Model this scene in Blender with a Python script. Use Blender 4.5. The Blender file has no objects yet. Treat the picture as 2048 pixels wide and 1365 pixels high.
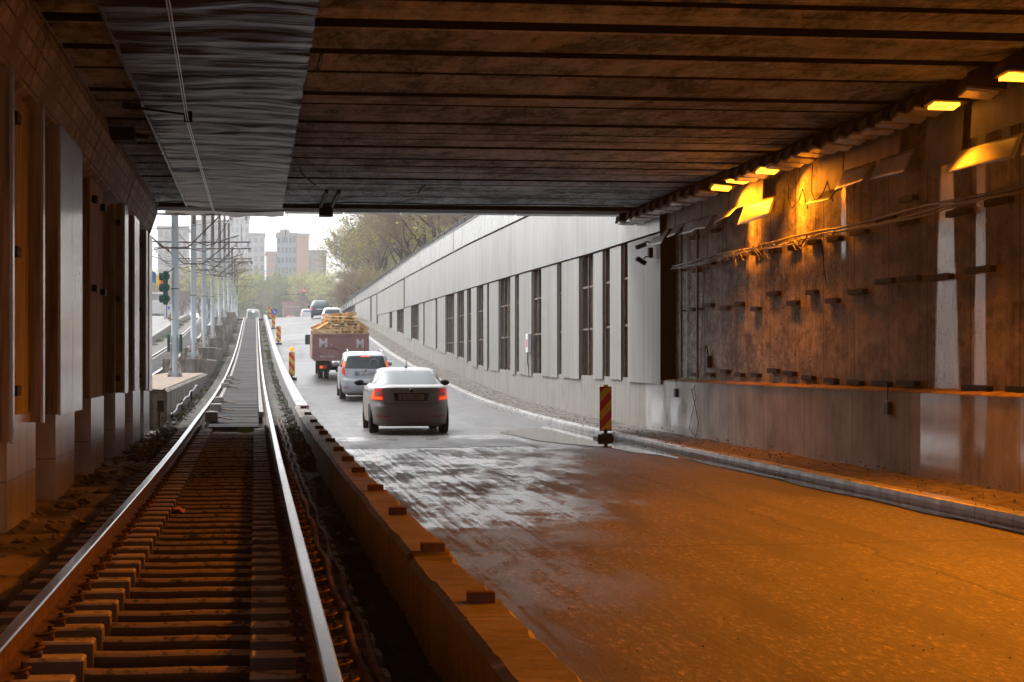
import bpy, math, random
from mathutils import Vector, Matrix
R = math.radians
random.seed(7)
sc = bpy.context.scene
COL = sc.collection

# ------------------------------------------------------------------ camera
cam = bpy.data.cameras.new('camera'); co = bpy.data.objects.new('camera', cam); COL.objects.link(co)
co.location = (0, 0, 1.6); co.rotation_euler = (R(90), 0, -R(7.325))
cam.sensor_width = 36; cam.lens = 4000 / 2048 * 36; cam.shift_y = 42.5 / 2048
cam.clip_start = 0.1; cam.clip_end = 6000
sc.camera = co
# ------------------------------------------------------------------ sky, sun, exposure
SUN_EL, SUN_AZ = 48, -35           # overcast: a broad soft sun ahead and to the left
w = bpy.data.worlds.new('World'); sc.world = w; w.use_nodes = True
nt = w.node_tree; nt.nodes.clear()
sky = nt.nodes.new('ShaderNodeTexSky'); sky.sky_type = 'NISHITA'; sky.sun_disc = False
sky.sun_elevation = R(SUN_EL); sky.sun_rotation = R(SUN_AZ); sky.air_density = 1.0; sky.dust_density = 4.0; sky.ozone_density = 1.0
hs = nt.nodes.new('ShaderNodeHueSaturation'); hs.inputs['Saturation'].default_value = 0.2
bg = nt.nodes.new('ShaderNodeBackground'); bg.inputs['Strength'].default_value = 0.15
wo = nt.nodes.new('ShaderNodeOutputWorld')
nt.links.new(sky.outputs[0], hs.inputs['Color']); nt.links.new(hs.outputs[0], bg.inputs['Color']); nt.links.new(bg.outputs[0], wo.inputs['Surface'])
sl = bpy.data.lights.new('sun', 'SUN'); sl.energy = 0.5; sl.angle = R(25); sl.color = (1, .97, .93)
so = bpy.data.objects.new('sun', sl); COL.objects.link(so)
so.rotation_euler = (R(90 - SUN_EL), 0, R(180 - SUN_AZ)); so.location = (0, 0, 60)
sc.view_settings.view_transform = 'Standard'; sc.view_settings.look = 'None'
sc.view_settings.exposure = 1.27; sc.view_settings.gamma = 1
sc.cycles.max_bounces = 7; sc.cycles.diffuse_bounces = 6; sc.cycles.glossy_bounces = 4
sc.cycles.volume_bounces = 1
sc.cycles.use_denoising = True
sc.cycles.sample_clamp_indirect = 6
LAMP_W = 102

# ------------------------------------------------------------------ profiles along the ramp (Y -> z)
def lerp(t, y):
    if y <= t[0][0]: return t[0][1]
    for (a, b), (c, d) in zip(t, t[1:]):
        if y <= c: return b + (d - b) * (y - a) / (c - a)
    return t[-1][1]
def smooth_tab(t, step=2.0, w=9.0):
    y0, y1 = t[0][0], t[-1][0]; out = []; y = y0
    while y <= y1:
        k = min(w, max(.5, (y - y0)), max(.5, (y1 - y))); s = 0
        for q in range(-4, 5): s += lerp(t, y + q * k / 4)
        out.append((y, s / 9)); y += step
    return out
RAIL = smooth_tab([(-40, .3), (24, .305), (32, .36), (41, .46), (58, .62), (81, 1.02), (103, 1.63), (134, 2.7), (164, 4.03), (190, 5.25), (214, 6.3), (235, 6.85), (300, 7.3), (500, 8.0)], w=7)
SEP = smooth_tab([(-40, .45), (30, .45), (45, .55), (62, .88), (90, 1.66), (115, 2.5), (142, 3.6), (180, 5.25), (205, 6.3), (220, 6.8), (240, 7.1), (300, 7.5), (500, 8.2)], w=7)
KERB = smooth_tab([(-40, .14), (30, .18), (44, .2), (52, .26), (63, .42), (74, .79), (84, 1.15), (104, 2.0), (132, 3.5), (148, 4.3), (165, 5.0), (185, 5.85), (205, 6.5), (220, 6.8), (240, 7.0), (300, 7.5), (500, 8.2)], w=5)
_rl = [(-40, 0), (46, 0), (58, .03), (66, .12), (72, .33), (80, .70), (90, 1.15), (104, 1.78), (115, 2.25), (126, 2.7), (142, 3.3)]
ROADL = smooth_tab(_rl + [(y, lerp(SEP, y) - .33) for y in range(150, 500, 4)], w=5)
ROADR = [(y, lerp(KERB, y) - .13) for y in range(-40, 502, 2)]
def road_z(X, Y):
    t = (X - 1.2) / (7.05 - 1.2)
    return lerp(ROADL, Y) * (1 - t) + lerp(ROADR, Y) * t

# ------------------------------------------------------------------ object helpers
def thing(name, label, cat, loc=(0, 0, 0), rz=0, group=None):
    o = bpy.data.objects.new(name, None); COL.objects.link(o); o.empty_display_size = .2
    o.location = loc; o.rotation_euler = (0, 0, rz); o['label'] = label; o['category'] = cat
    if group: o['group'] = group
    return o
def short(l):
    w_ = l.split()
    return ' '.join(w_[:16])
def tag(o, label, cat, group=None):
    o['label'] = label; o['category'] = cat
    if group: o['group'] = group
    return o
def struct(o): o['kind'] = 'structure'; return o
def stuff(o): o['kind'] = 'stuff'; return o
def dup(o, loc=None, rot=None, label=None, parent=None):
    c = o.copy(); COL.objects.link(c)
    if parent: c.parent = parent
    if loc is not None: c.location = loc
    if rot is not None: c.rotation_euler = rot
    if label: c['label'] = label
    for ch in list(o.children): dup(ch, parent=c)
    return c

class MB:
    def __init__(s): s.v = []; s.f = []; s.m = []; s.sm = []
    def add(s, vs, fs, mi=0, sm=False):
        n = len(s.v); s.v += [tuple(p) for p in vs]
        for f in fs: s.f.append([n + i for i in f]); s.m.append(mi); s.sm.append(sm)
    def box(s, x0, x1, y0, y1, z0, z1, mi=0):
        s.add([(x0, y0, z0), (x1, y0, z0), (x1, y1, z0), (x0, y1, z0), (x0, y0, z1), (x1, y0, z1), (x1, y1, z1), (x0, y1, z1)],
              [(0, 3, 2, 1), (4, 5, 6, 7), (0, 1, 5, 4), (1, 2, 6, 5), (2, 3, 7, 6), (3, 0, 4, 7)], mi)
    def rbox(s, c, d, rot=(0, 0, 0), mi=0):
        from mathutils import Euler
        M = Euler(rot).to_matrix(); c = Vector(c); hx, hy, hz = d[0] / 2, d[1] / 2, d[2] / 2
        P = [c + M @ Vector((a * hx, b * hy, e * hz)) for e in (-1, 1) for a, b in ((-1, -1), (1, -1), (1, 1), (-1, 1))]
        s.add(P, [(0, 3, 2, 1), (4, 5, 6, 7), (0, 1, 5, 4), (1, 2, 6, 5), (2, 3, 7, 6), (3, 0, 4, 7)], mi)
    def cbox(s, x0, x1, y0, y1, z0, z1, c=.01, mi=0):      # box with chamfered top edges
        s.box(x0, x1, y0, y1, z0, z1 - c, mi)
        s.add([(x0, y0, z1 - c), (x1, y0, z1 - c), (x1, y1, z1 - c), (x0, y1, z1 - c), (x0 + c, y0 + c, z1), (x1 - c, y0 + c, z1), (x1 - c, y1 - c, z1), (x0 + c, y1 - c, z1)],
              [(4, 5, 6, 7), (0, 1, 5, 4), (1, 2, 6, 5), (2, 3, 7, 6), (3, 0, 4, 7)], mi)
    def tube(s, pts, r, n=6, mi=0, sm=True, cap=True):
        pts = [Vector(p) for p in pts]; rs = r if isinstance(r, (list, tuple)) else [r] * len(pts)
        base = len(s.v); up = Vector((0, 0, 1))
        for i, p in enumerate(pts):
            d = (pts[min(i + 1, len(pts) - 1)] - pts[max(i - 1, 0)])
            d = d.normalized() if d.length > 1e-9 else up
            a = d.cross(up if abs(d.z) < .95 else Vector((1, 0, 0))).normalized(); b = d.cross(a)
            for k in range(n):
                t = 2 * math.pi * k / n; q = p + (a * math.cos(t) + b * math.sin(t)) * rs[i]; s.v.append(tuple(q))
        for i in range(len(pts) - 1):
            for k in range(n):
                s.f.append([base + i * n + k, base + i * n + (k + 1) % n, base + (i + 1) * n + (k + 1) % n, base + (i + 1) * n + k]); s.m.append(mi); s.sm.append(sm)
        if cap and n > 3:
            s.f.append([base + k for k in range(n)]); s.m.append(mi); s.sm.append(False)
            s.f.append([base + (len(pts) - 1) * n + k for k in range(n)][::-1]); s.m.append(mi); s.sm.append(False)
    def sweep(s, prof, path, mi=0, sm=False, closed=True, mis=None):   # prof [(x,z)], path [(X,Y,Z)]
        base = len(s.v); n = len(prof)
        for (X, Y, Z) in path:
            for (a, b) in prof: s.v.append((X + a, Y, Z + b))
        rng = n if closed else n - 1
        for i in range(len(path) - 1):
            for k in range(rng):
                s.f.append([base + i * n + k, base + i * n + (k + 1) % n, base + (i + 1) * n + (k + 1) % n, base + (i + 1) * n + k]); s.m.append(mis[k] if mis else mi); s.sm.append(sm)
        if closed:
            s.f.append([base + k for k in range(n)][::-1]); s.m.append(mi); s.sm.append(False)
            s.f.append([base + (len(path) - 1) * n + k for k in range(n)]); s.m.append(mi); s.sm.append(False)
    def grid(s, fn, nu, nv, mi=0, sm=True):
        base = len(s.v)
        for j in range(nv + 1):
            for i in range(nu + 1): s.v.append(tuple(fn(i / nu, j / nv)))
        for j in range(nv):
            for i in range(nu):
                a = base + j * (nu + 1) + i; s.f.append([a, a + 1, a + nu + 2, a + nu + 1]); s.m.append(mi); s.sm.append(sm)
    def build(s, name, mats, parent=None, origin=None, world=False):
        me = bpy.data.meshes.new(name)
        if not isinstance(mats, (list, tuple)): mats = [mats]
        loc = Vector((0, 0, 0))
        if parent is None and origin != 'keep':
            xs = [p[0] for p in s.v]; ys = [p[1] for p in s.v]; zs = [p[2] for p in s.v]
            loc = Vector(((min(xs) + max(xs)) / 2, (min(ys) + max(ys)) / 2, min(zs)))
        elif world: loc = Vector(parent.location)
        vs = [(p[0] - loc.x, p[1] - loc.y, p[2] - loc.z) for p in s.v] if loc.length > 0 else s.v
        me.from_pydata(vs, [], s.f)
        for m in mats: me.materials.append(m)
        me.polygons.foreach_set('material_index', s.m); me.polygons.foreach_set('use_smooth', s.sm)
        me.update()
        o = bpy.data.objects.new(name, me); COL.objects.link(o)
        if parent: o.parent = parent
        else: o.location = loc
        return o
def yr(a, b, st):
    n = max(1, int(math.ceil((b - a) / st))); return [a + (b - a) * i / n for i in range(n + 1)]

# ------------------------------------------------------------------ material helpers
class NT:
    def __init__(s, name):
        s.mat = bpy.data.materials.new(name); s.mat.use_nodes = True; s.t = s.mat.node_tree
        s.b = s.t.nodes['Principled BSDF']; s.out = s.t.nodes['Material Output']; s._pos = None; s._obj = None
    def n(s, typ, **kw):
        x = s.t.nodes.new(typ)
        for k, v in kw.items(): setattr(x, k, v)
        return x
    def link(s, a, b): s.t.links.new(a, b)
    def setin(s, sock, v):
        if isinstance(v, (int, float)): sock.default_value = v
        elif isinstance(v, (tuple, list)): sock.default_value = (*v, 1) if len(v) == 3 and sock.type == 'RGBA' else v
        else: s.link(v, sock)
    def pos(s):
        if not s._pos: s._pos = s.n('ShaderNodeNewGeometry').outputs['Position']
        return s._pos
    def obj(s):
        if not s._obj: s._obj = s.n('ShaderNodeTexCoord').outputs['Object']
        return s._obj
    def xyz(s, v): x = s.n('ShaderNodeSeparateXYZ'); s.link(v, x.inputs[0]); return x.outputs
    def vmul(s, v, sc_, off=(0, 0, 0)):
        x = s.n('ShaderNodeMapping'); x.inputs['Scale'].default_value = sc_; x.inputs['Location'].default_value = off; s.link(v, x.inputs['Vector']); return x.outputs[0]
    def noise(s, v, scale=1, det=4, rough=.55, dist=0):
        x = s.n('ShaderNodeTexNoise'); s.link(v, x.inputs['Vector']); x.inputs['Scale'].default_value = scale; x.inputs['Detail'].default_value = det; x.inputs['Roughness'].default_value = rough; x.inputs['Distortion'].default_value = dist
        return x.outputs['Fac']
    def m(s, op, a, b=None, c=None, clamp=False):
        x = s.n('ShaderNodeMath', operation=op, use_clamp=clamp)
        for i, v in enumerate((a, b, c)):
            if v is not None: s.setin(x.inputs[i], v)
        return x.outputs[0]
    def ramp(s, f, stops):
        x = s.n('ShaderNodeValToRGB'); e = x.color_ramp.elements
        while len(e) < len(stops): e.new(.5)
        for i, (p, c) in enumerate(stops):
            e[i].position = p; e[i].color = (*c, 1) if not isinstance(c, (int, float)) else (c, c, c, 1)
        s.link(f, x.inputs[0]); return x.outputs[0]
    def mix(s, f, a, b, mode='MIX'):
        x = s.n('ShaderNodeMix', data_type='RGBA', blend_type=mode); s.setin(x.inputs[0], f); s.setin(x.inputs[6], a); s.setin(x.inputs[7], b); return x.outputs[2]
    def bump(s, h, st=.3, d=.01, nrm=None):
        x = s.n('ShaderNodeBump'); x.inputs['Strength'].default_value = st; x.inputs['Distance'].default_value = d; s.link(h, x.inputs['Height'])
        if nrm is not None: s.link(nrm, x.inputs['Normal'])
        s.link(x.outputs[0], s.b.inputs['Normal']); return x.outputs[0]
    def fin(s, col=None, rough=None, metal=None, spec=None):
        if col is not None: s.setin(s.b.inputs['Base Color'], col)
        if rough is not None: s.setin(s.b.inputs['Roughness'], rough)
        if metal is not None: s.setin(s.b.inputs['Metallic'], metal)
        if spec is not None: s.b.inputs['Specular IOR Level'].default_value = spec
        return s.mat
    def gate(s, v, lo, hi):   # smoothstep 0..1
        x = s.n('ShaderNodeMapRange', interpolation_type='SMOOTHSTEP'); s.setin(x.inputs[0], v); x.inputs[1].default_value = lo; x.inputs[2].default_value = hi; return x.outputs[0]
    def seam(s, v, period, width, off=0):   # 1 in a thin line every period
        q = s.m('FRACT', s.m('DIVIDE', s.m('ADD', v, off), period)); q = s.m('MULTIPLY', q, period)
        return s.m('LESS_THAN', q, width)

def pm(name, c1, c2=None, rough=.8, scale=3, metal=0, bump=.2, bscale=None, stretch=(1, 1, 1), obj=False, det=5, rvar=.1, spec=.5, lo=.3, hi=.7, bd=.01):
    N = NT(name); v = N.obj() if obj else N.pos(); v = N.vmul(v, stretch)
    c2 = c2 or tuple(x * .6 for x in c1)
    f = N.noise(v, scale, det, .6)
    col = N.ramp(f, [(lo, c2), (hi, c1)])
    r = N.m('MULTIPLY_ADD', f, -rvar, rough + rvar * .5)
    if bump: N.bump(N.noise(v, bscale or scale * 6, 4, .65), bump, bd)
    return N.fin(col, r, metal, spec)
def emat(name, col, st):
    N = NT(name); N.fin(col, .4); N.b.inputs['Emission Color'].default_value = (*col, 1); N.b.inputs['Emission Strength'].default_value = st; return N.mat

M = {}
# --- asphalt, worn and wet, in the tunnel
def asphalt(name, near):
    N = NT(name); P = N.pos(); x = N.xyz(P)
    grain = N.noise(N.vmul(P, (26, 6, 1)), 1.0, 4, .85); speck = N.noise(N.vmul(P, (60, 16, 1)), 1.0, 2, .6)
    fine = N.noise(P, 40, 4, .8)
    big = N.noise(N.vmul(P, (.6, .22, 1)), 1.0, 6, .65)
    trk = N.noise(N.vmul(P, (2.6, .10, 1)), 1.0, 6, .7)
    lines = N.noise(N.vmul(P, (16, .10, 1)), 1.0, 3, .6)
    cross = N.noise(N.vmul(P, (.5, 1.1, 1)), 1.0, 5, .7)
    if near:
        lim = N.m('MULTIPLY_ADD', x[1], .13, .9)
        edge = N.m('ADD', N.m('SUBTRACT', lim, x[0]), N.m('MULTIPLY_ADD', big, 3.0, -1.5))
        zone = N.m('MULTIPLY', N.gate(edge, -.6, .7), N.gate(x[1], 7, 14))
    else: zone = N.m('ADD', .65, N.m('MULTIPLY', x[0], 0.0))
    pat = N.noise(N.vmul(P, (1.1, .34, 1)), 1.0, 8, .76, .15)
    mot = N.m('ADD', N.m('MULTIPLY', pat, .62), N.m('ADD', N.m('MULTIPLY', lines, .20), N.m('MULTIPLY', grain, .18)))
    if near: zone = N.m('MULTIPLY', zone, N.m('MULTIPLY_ADD', N.gate(N.m('MULTIPLY_ADD', N.noise(N.vmul(P, (2, 2, 0)), 1.0, 3), .4, x[1]), 19.1, 19.5), .7, .3))
    wet = N.m('MULTIPLY', zone, N.gate(mot, .45, .54))
    dry = N.ramp(grain, [(.34, (.018, .017, .016)), (.47, (.07, .064, .058)), (.56, (.125, .115, .105)), (.66, (.42, .39, .35))])
    if not near: dry = N.ramp(grain, [(.3, (.035, .035, .037)), (.7, (.10, .10, .105))])
    dark = N.gate(N.noise(N.vmul(P, (1.3, .13, 1)), 1.0, 6, .7), .46, .62); d2 = N.gate(N.noise(N.vmul(P, (.8, .35, 1)), 1.7, 5, .7), .5, .6)
    base = N.mix(N.m('MULTIPLY', dark, .72), dry, (.028, .025, .023)); base = N.mix(N.m('MULTIPLY', d2, .45), base, (.05, .045, .04))
    cr = N.m('ABSOLUTE', N.m('SUBTRACT', N.m('ADD', x[0], N.m('MULTIPLY', N.noise(N.vmul(P, (0, .5, 0)), 1.0, 5, .7), .8)), N.m('MULTIPLY_ADD', x[1], .012, 5.3)))
    base = N.mix(N.m('MULTIPLY', N.m('LESS_THAN', cr, .022), .8), base, (.01, .01, .01))
    cr2 = N.m('ABSOLUTE', N.m('SUBTRACT', N.m('ADD', x[1], N.m('MULTIPLY', N.noise(N.vmul(P, (.8, 0, 0)), 1.0, 5, .7), 1.2)), 17.5))
    base = N.mix(N.m('MULTIPLY', N.m('LESS_THAN', cr2, .05), .7), base, (.01, .01, .01))
    base = N.mix(N.m('MULTIPLY', wet, .6), base, (.03, .03, .032))
    base = N.mix(N.m('MULTIPLY', N.gate(speck, .66, .72), .7), base, (.008, .008, .008))
    rough = N.m('ADD', N.m('MULTIPLY_ADD', wet, -.36 if near else -.16, .60 if near else .58), N.m('MULTIPLY_ADD', grain, .5, -.25))
    rough = N.m('MAXIMUM', rough, .10)
    h = N.m('ADD', N.m('MULTIPLY', grain, 1.0), N.m('ADD', N.m('MULTIPLY', fine, .4), N.m('MULTIPLY', lines, .5)))
    h = N.m('MULTIPLY', h, N.m('MULTIPLY_ADD', wet, -.75, 1.0))
    N.setin(N.b.inputs['Coat Weight'], N.m('MULTIPLY', wet, .8 if near else .25)); N.b.inputs['Coat Roughness'].default_value = .22; N.b.inputs['Coat IOR'].default_value = 1.7
    N.bump(h, 1.0 if near else .4, .012)
    return N.fin(base, rough, 0, .6)
M['asphalt'] = asphalt('worn_asphalt', True); M['asphalt2'] = asphalt('ramp_asphalt', False)
N = NT('puddle_water'); M['puddle'] = N.fin((.02, .02, .022), .04, 0, 1.0)
N.bump(N.noise(N.vmul(N.pos(), (1, 1, 1)), 4, 2), .04, .01)
M['patch'] = pm('asphalt_patch', (.05, .05, .052), (.03, .03, .032), .38, 8, 0, .5, 70)
# --- concrete family
def concrete(name, c, cd, vert=1.0, rough=.8, joint=None, tide=0):
    N = NT(name); P = N.pos(); x = N.xyz(P)
    a = N.noise(P, .8, 6, .65); st = N.noise(N.vmul(P, (6, 6, .25)), 1.2, 4, .6); fn = N.noise(P, 22, 4, .7)
    f = N.m('ADD', N.m('MULTIPLY', a, .45), N.m('ADD', N.m('MULTIPLY', st, .4 * vert), N.m('MULTIPLY', fn, .2)))
    col = N.ramp(f, [(.32, cd), (.5, tuple((p + q) / 2 for p, q in zip(c, cd))), (.66, c)])
    if joint:
        j = N.seam(x[1], joint, .02); col = N.mix(N.m('MULTIPLY', j, .75), col, (.03, .028, .025))
    N.bump(N.m('ADD', fn, st), .35, .012)
    return N.fin(col, N.m('MULTIPLY_ADD', a, -.25, rough + .12))
M['conc'] = concrete('concrete', (.38, .36, .33), (.17, .15, .13))
M['conc_base'] = concrete('wall_base_concrete', (.27, .25, .22), (.06, .053, .045), vert=1.7, joint=1.22, rough=.6)
M['conc_dark'] = concrete('dark_concrete', (.42, .39, .36), (.17, .155, .14))
M['sep'] = concrete('separator_concrete', (.46, .40, .34), (.13, .105, .085), vert=.3, rough=.7, joint=1.5)
def lit_top(name, top, side, rough=.85, sc_=6):  # tops painted lighter than sides as if lit from above, over patchy dust
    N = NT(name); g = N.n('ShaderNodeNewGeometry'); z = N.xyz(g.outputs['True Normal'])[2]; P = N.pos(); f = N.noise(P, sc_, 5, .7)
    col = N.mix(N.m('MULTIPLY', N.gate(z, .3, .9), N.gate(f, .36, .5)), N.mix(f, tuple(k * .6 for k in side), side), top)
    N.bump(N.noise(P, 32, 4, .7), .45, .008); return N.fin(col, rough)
M['sleeper_old'] = pm('sleeper_concrete', (.42, .385, .35), (.13, .115, .10), .85, 6, 0, .4, 30, lo=.35, hi=.65)
M['sleeper'] = lit_top('sleeper_concrete', (.52, .46, .40), (.17, .14, .12)); M['tie'] = lit_top('tie_bar_crust', (.34, .27, .21), (.06, .045, .036), .9, 12)
M['dirt'] = pm('packed_dirt', (.30, .24, .18), (.05, .04, .033), .95, .9, 0, .8, 14, det=8, lo=.38, hi=.62, bd=.04)
M['ditch'] = pm('black_ballast', (.028, .026, .025), (.008, .008, .008), .8, 5, 0, 1.0, 22, bd=.05)
M['gravel'] = pm('track_gravel', (.26, .24, .22), (.06, .055, .05), .9, 14, 0, .9, 30, bd=.03)
M['stone_slab'] = pm('track_slab', (.085, .078, .080), (.04, .036, .037), .9, 2, 0, .5, 20, spec=.15)
# lower right wall: smooth concrete with stains and wet streaks, their sky sheen painted pale
def lower_wall():
    N = NT('stained_lower_wall'); P = N.pos(); x = N.xyz(P)
    a = N.noise(P, 1.1, 6, .65); st = N.noise(N.vmul(P, (5, 5, .3)), 1.3, 4, .6); fn = N.noise(P, 40, 4, .7)
    f = N.m('ADD', N.m('MULTIPLY', a, .62), N.m('ADD', N.m('MULTIPLY', st, .16), N.m('MULTIPLY', fn, .26)))
    col = N.ramp(f, [(.38, (.26, .24, .22)), (.5, (.50, .475, .445)), (.63, (.70, .675, .645))])
    col = N.mix(N.m('MULTIPLY', N.seam(x[1], 1.22, .018), .7), col, (.04, .035, .03))
    hz = N.m('LESS_THAN', N.m('ABSOLUTE', N.m('SUBTRACT', N.m('MULTIPLY_ADD', a, .05, x[2]), .62)), .006)
    col = N.mix(N.m('MULTIPLY', hz, .35), col, (.6, .56, .5))
    wob = N.m('MULTIPLY_ADD', st, .5, -.25)
    yy = N.m('ADD', x[1], wob)
    wide = N.m('MULTIPLY', N.gate(x[1], 22.45, 22.8), N.m('SUBTRACT', 1.0, N.gate(x[1], 23.98, 24.01)))
    taper = N.m('MULTIPLY', N.gate(yy, 21.7, 21.85), N.m('SUBTRACT', 1.0, N.gate(yy, 21.9, 22.2)))
    taper = N.m('MULTIPLY', taper, N.gate(x[2], .45, .8))
    t3 = N.m('MULTIPLY', N.m('SUBTRACT', 1.0, N.gate(yy, 20.6, 20.9)), N.gate(x[2], .3, .6))
    wm = N.m('MAXIMUM', wide, N.m('MAXIMUM', taper, t3))
    wm = N.m('MULTIPLY', wm, N.gate(N.m('ADD', fn, N.m('MULTIPLY', st, .5)), .45, .75))
    out = N.m('MULTIPLY', N.gate(x[1], 36, 39), N.gate(a, .42, .55))
    col = N.mix(N.m('MULTIPLY', out, .5), col, (.5, .49, .52))
    col = N.mix(wm, col, (.80, .80, .86))  # whitish mix stands in for daylight mirrored by the wet streaks
    N.bump(N.m('MULTIPLY', N.m('ADD', fn, N.m('MULTIPLY', st, .6)), N.m('MULTIPLY_ADD', wm, -.6, 1.0)), .3, .01)
    wm2 = N.m('MAXIMUM', wm, N.m('MULTIPLY', out, .6))
    N.setin(N.b.inputs['Coat Weight'], wm2); N.b.inputs['Coat Roughness'].default_value = .10; N.b.inputs['Coat IOR'].default_value = 2.4
    return N.fin(col, N.m('MULTIPLY_ADD', wm2, -.52, N.m('MULTIPLY_ADD', a, -.2, .78)))
M['lower_wall'] = lower_wall()
def upper_wall():
    N = NT('board_marked_concrete'); P = N.pos(); x = N.xyz(P)
    st = N.noise(N.vmul(P, (6, 6, .3)), 1.0, 5, .75); st2 = N.noise(N.vmul(P, (40, 40, 1.2)), 1.0, 3, .6)
    a = N.noise(P, .7, 5, .6); fn = N.noise(P, 30, 3, .6)
    mo = N.noise(N.vmul(P, (1, 1.2, 2.2)), 1.6, 7, .75, .5)
    f = N.m('ADD', N.m('MULTIPLY', st, .20), N.m('ADD', N.m('MULTIPLY', st2, .12), N.m('ADD', N.m('MULTIPLY', a, .22), N.m('MULTIPLY', mo, .46))))
    col = N.ramp(f, [(.41, (.05, .042, .035)), (.47, (.27, .24, .205)), (.53, (.52, .48, .43)), (.61, (.78, .74, .68))])
    # dark ragged tide marks
    t = N.noise(N.vmul(P, (1.7, 1.7, 1.9)), 1.6, 5, .6, .8)
    tl = N.m('MULTIPLY', N.m('LESS_THAN', N.m('ABSOLUTE', N.m('SUBTRACT', t, .52)), .022), N.gate(fn, .35, .55))
    tl = N.m('MULTIPLY', tl, N.m('MULTIPLY', N.gate(x[1], 26.5, 29), N.gate(N.m('SUBTRACT', 3.4, x[2]), 0, .4)))
    col = N.mix(N.m('MULTIPLY', tl, .8), col, (.06, .04, .03))
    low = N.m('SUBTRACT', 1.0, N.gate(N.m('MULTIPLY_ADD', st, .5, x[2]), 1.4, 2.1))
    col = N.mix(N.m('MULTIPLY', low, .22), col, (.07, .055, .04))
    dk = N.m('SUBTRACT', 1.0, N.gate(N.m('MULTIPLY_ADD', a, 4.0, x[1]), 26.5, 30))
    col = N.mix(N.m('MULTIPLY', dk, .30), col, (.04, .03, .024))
    col = N.mix(N.m('MULTIPLY', N.seam(x[1], 1.55, .035, .35), .85), col, (.012, .01, .008))
    # white mineral streaks
    def streak(c, wd, zlo, zhi, flare):
        wz = N.m('MULTIPLY_ADD', N.m('SUBTRACT', 4.0, x[2]), flare, wd)
        d = N.m('ABSOLUTE', N.m('SUBTRACT', N.m('ADD', x[1], N.m('MULTIPLY_ADD', st, .3, -.15)), c))
        q = N.m('SUBTRACT', 1.0, N.gate(N.m('DIVIDE', d, wz), .7, 1.0))
        q = N.m('MULTIPLY', q, N.m('MULTIPLY', N.gate(x[2], zlo, zlo + .3), N.m('SUBTRACT', 1.0, N.gate(x[2], zhi - .1, zhi + .1))))
        return q
    s = N.m('MAXIMUM', streak(23.75, .24, .9, 4.6, .10), streak(22.6, .16, .9, 4.6, .03))
    s = N.m('MAXIMUM', s, N.m('MAXIMUM', streak(28.1, .13, 3.0, 4.6, .02), streak(21.8, .14, 3.8, 4.6, 0)))
    s = N.m('MAXIMUM', s, N.m('MULTIPLY', streak(38.7, .07, 1.2, 4.0, 0), .7))
    s = N.m('MULTIPLY', s, N.gate(N.m('ADD', fn, N.m('MULTIPLY', st2, .8)), .66, .88))
    col = N.mix(s, col, (.88, .87, .93))
    N.bump(N.m('ADD', N.m('MULTIPLY', st2, 1.0), N.m('MULTIPLY', fn, .4)), .7, .02)
    N.setin(N.b.inputs['Coat Weight'], s); N.b.inputs['Coat Roughness'].default_value = .22; N.b.inputs['Coat IOR'].default_value = 2.4
    return N.fin(col, N.m('MULTIPLY_ADD', s, -.5, .75))
M['upper_wall'] = upper_wall()
def ceiling_mat():
    N = NT('ceiling_concrete'); P = N.pos(); x = N.xyz(P)
    a = N.noise(N.vmul(P, (.9, .45, 1)), 1.0, 7, .72, .6); b = N.noise(N.vmul(P, (3.2, .8, 1)), 1.3, 6, .7, .8); fn = N.noise(N.vmul(P, (18, 4, 1)), 1.0, 4, .75)
    idx = N.m('FLOOR', N.m('MULTIPLY', x[1], 1.02)); wn = N.n('ShaderNodeTexWhiteNoise', noise_dimensions='1D'); N.link(idx, wn.inputs['W'])
    f = N.m('ADD', N.m('MULTIPLY', a, .42), N.m('ADD', N.m('MULTIPLY', b, .36), N.m('MULTIPLY', fn, .22)))
    f = N.m('ADD', f, N.m('MULTIPLY_ADD', wn.outputs['Value'], .07, -.035))
    col = N.ramp(f, [(.41, (.09, .105, .12)), (.47, (.31, .365, .42)), (.52, (.50, .575, .655)), (.585, (.72, .81, .89))])
    sk = N.m('ADD', x[0], N.m('MULTIPLY', x[1], .35)); blot = N.gate(N.noise(N.vmul(P, (1.5, .6, 1)), 1.2, 5, .6, 1.5), .50, .60)
    col = N.mix(N.m('MULTIPLY', blot, .45), col, (.68, .73, .78))
    soot_shade = N.gate(N.noise(N.vmul(P, (.35, .5, 1)), 1.7, 6, .75), .50, .62); col = N.mix(N.m('MULTIPLY', soot_shade, .6), col, (.07, .065, .06))
    N.bump(fn, .4, .01)
    return N.fin(col, .8)
M['ceil'] = ceiling_mat(); M['soot_shade'] = pm('joint_shade', (.03, .027, .025), (.015, .013, .012), .9, 3)  # second material: shade inside the slab joints put into the colour
M['ceil_dark'] = pm('dark_steel_beam', (.05, .04, .035), (.02, .016, .014), .7, 2)
N = NT('sheet_metal_cover'); P = N.pos(); x = N.xyz(P)
a = N.noise(N.vmul(P, (1, 2, 1)), 1.2, 5, .6)
col = N.ramp(a, [(.3, (.07, .066, .064)), (.7, (.20, .19, .19))])
col = N.mix(N.m('MULTIPLY', N.seam(x[1], .93, .03), .8), col, (.015, .013, .012))
N.bump(N.m('ADD', N.noise(N.vmul(P, (.8, 4.5, 1)), 1.0, 3, .5), N.m('MULTIPLY', N.noise(P, 30, 2), .05)), .55, .12)
M['sheet'] = N.fin(col, .36, .75)
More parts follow.
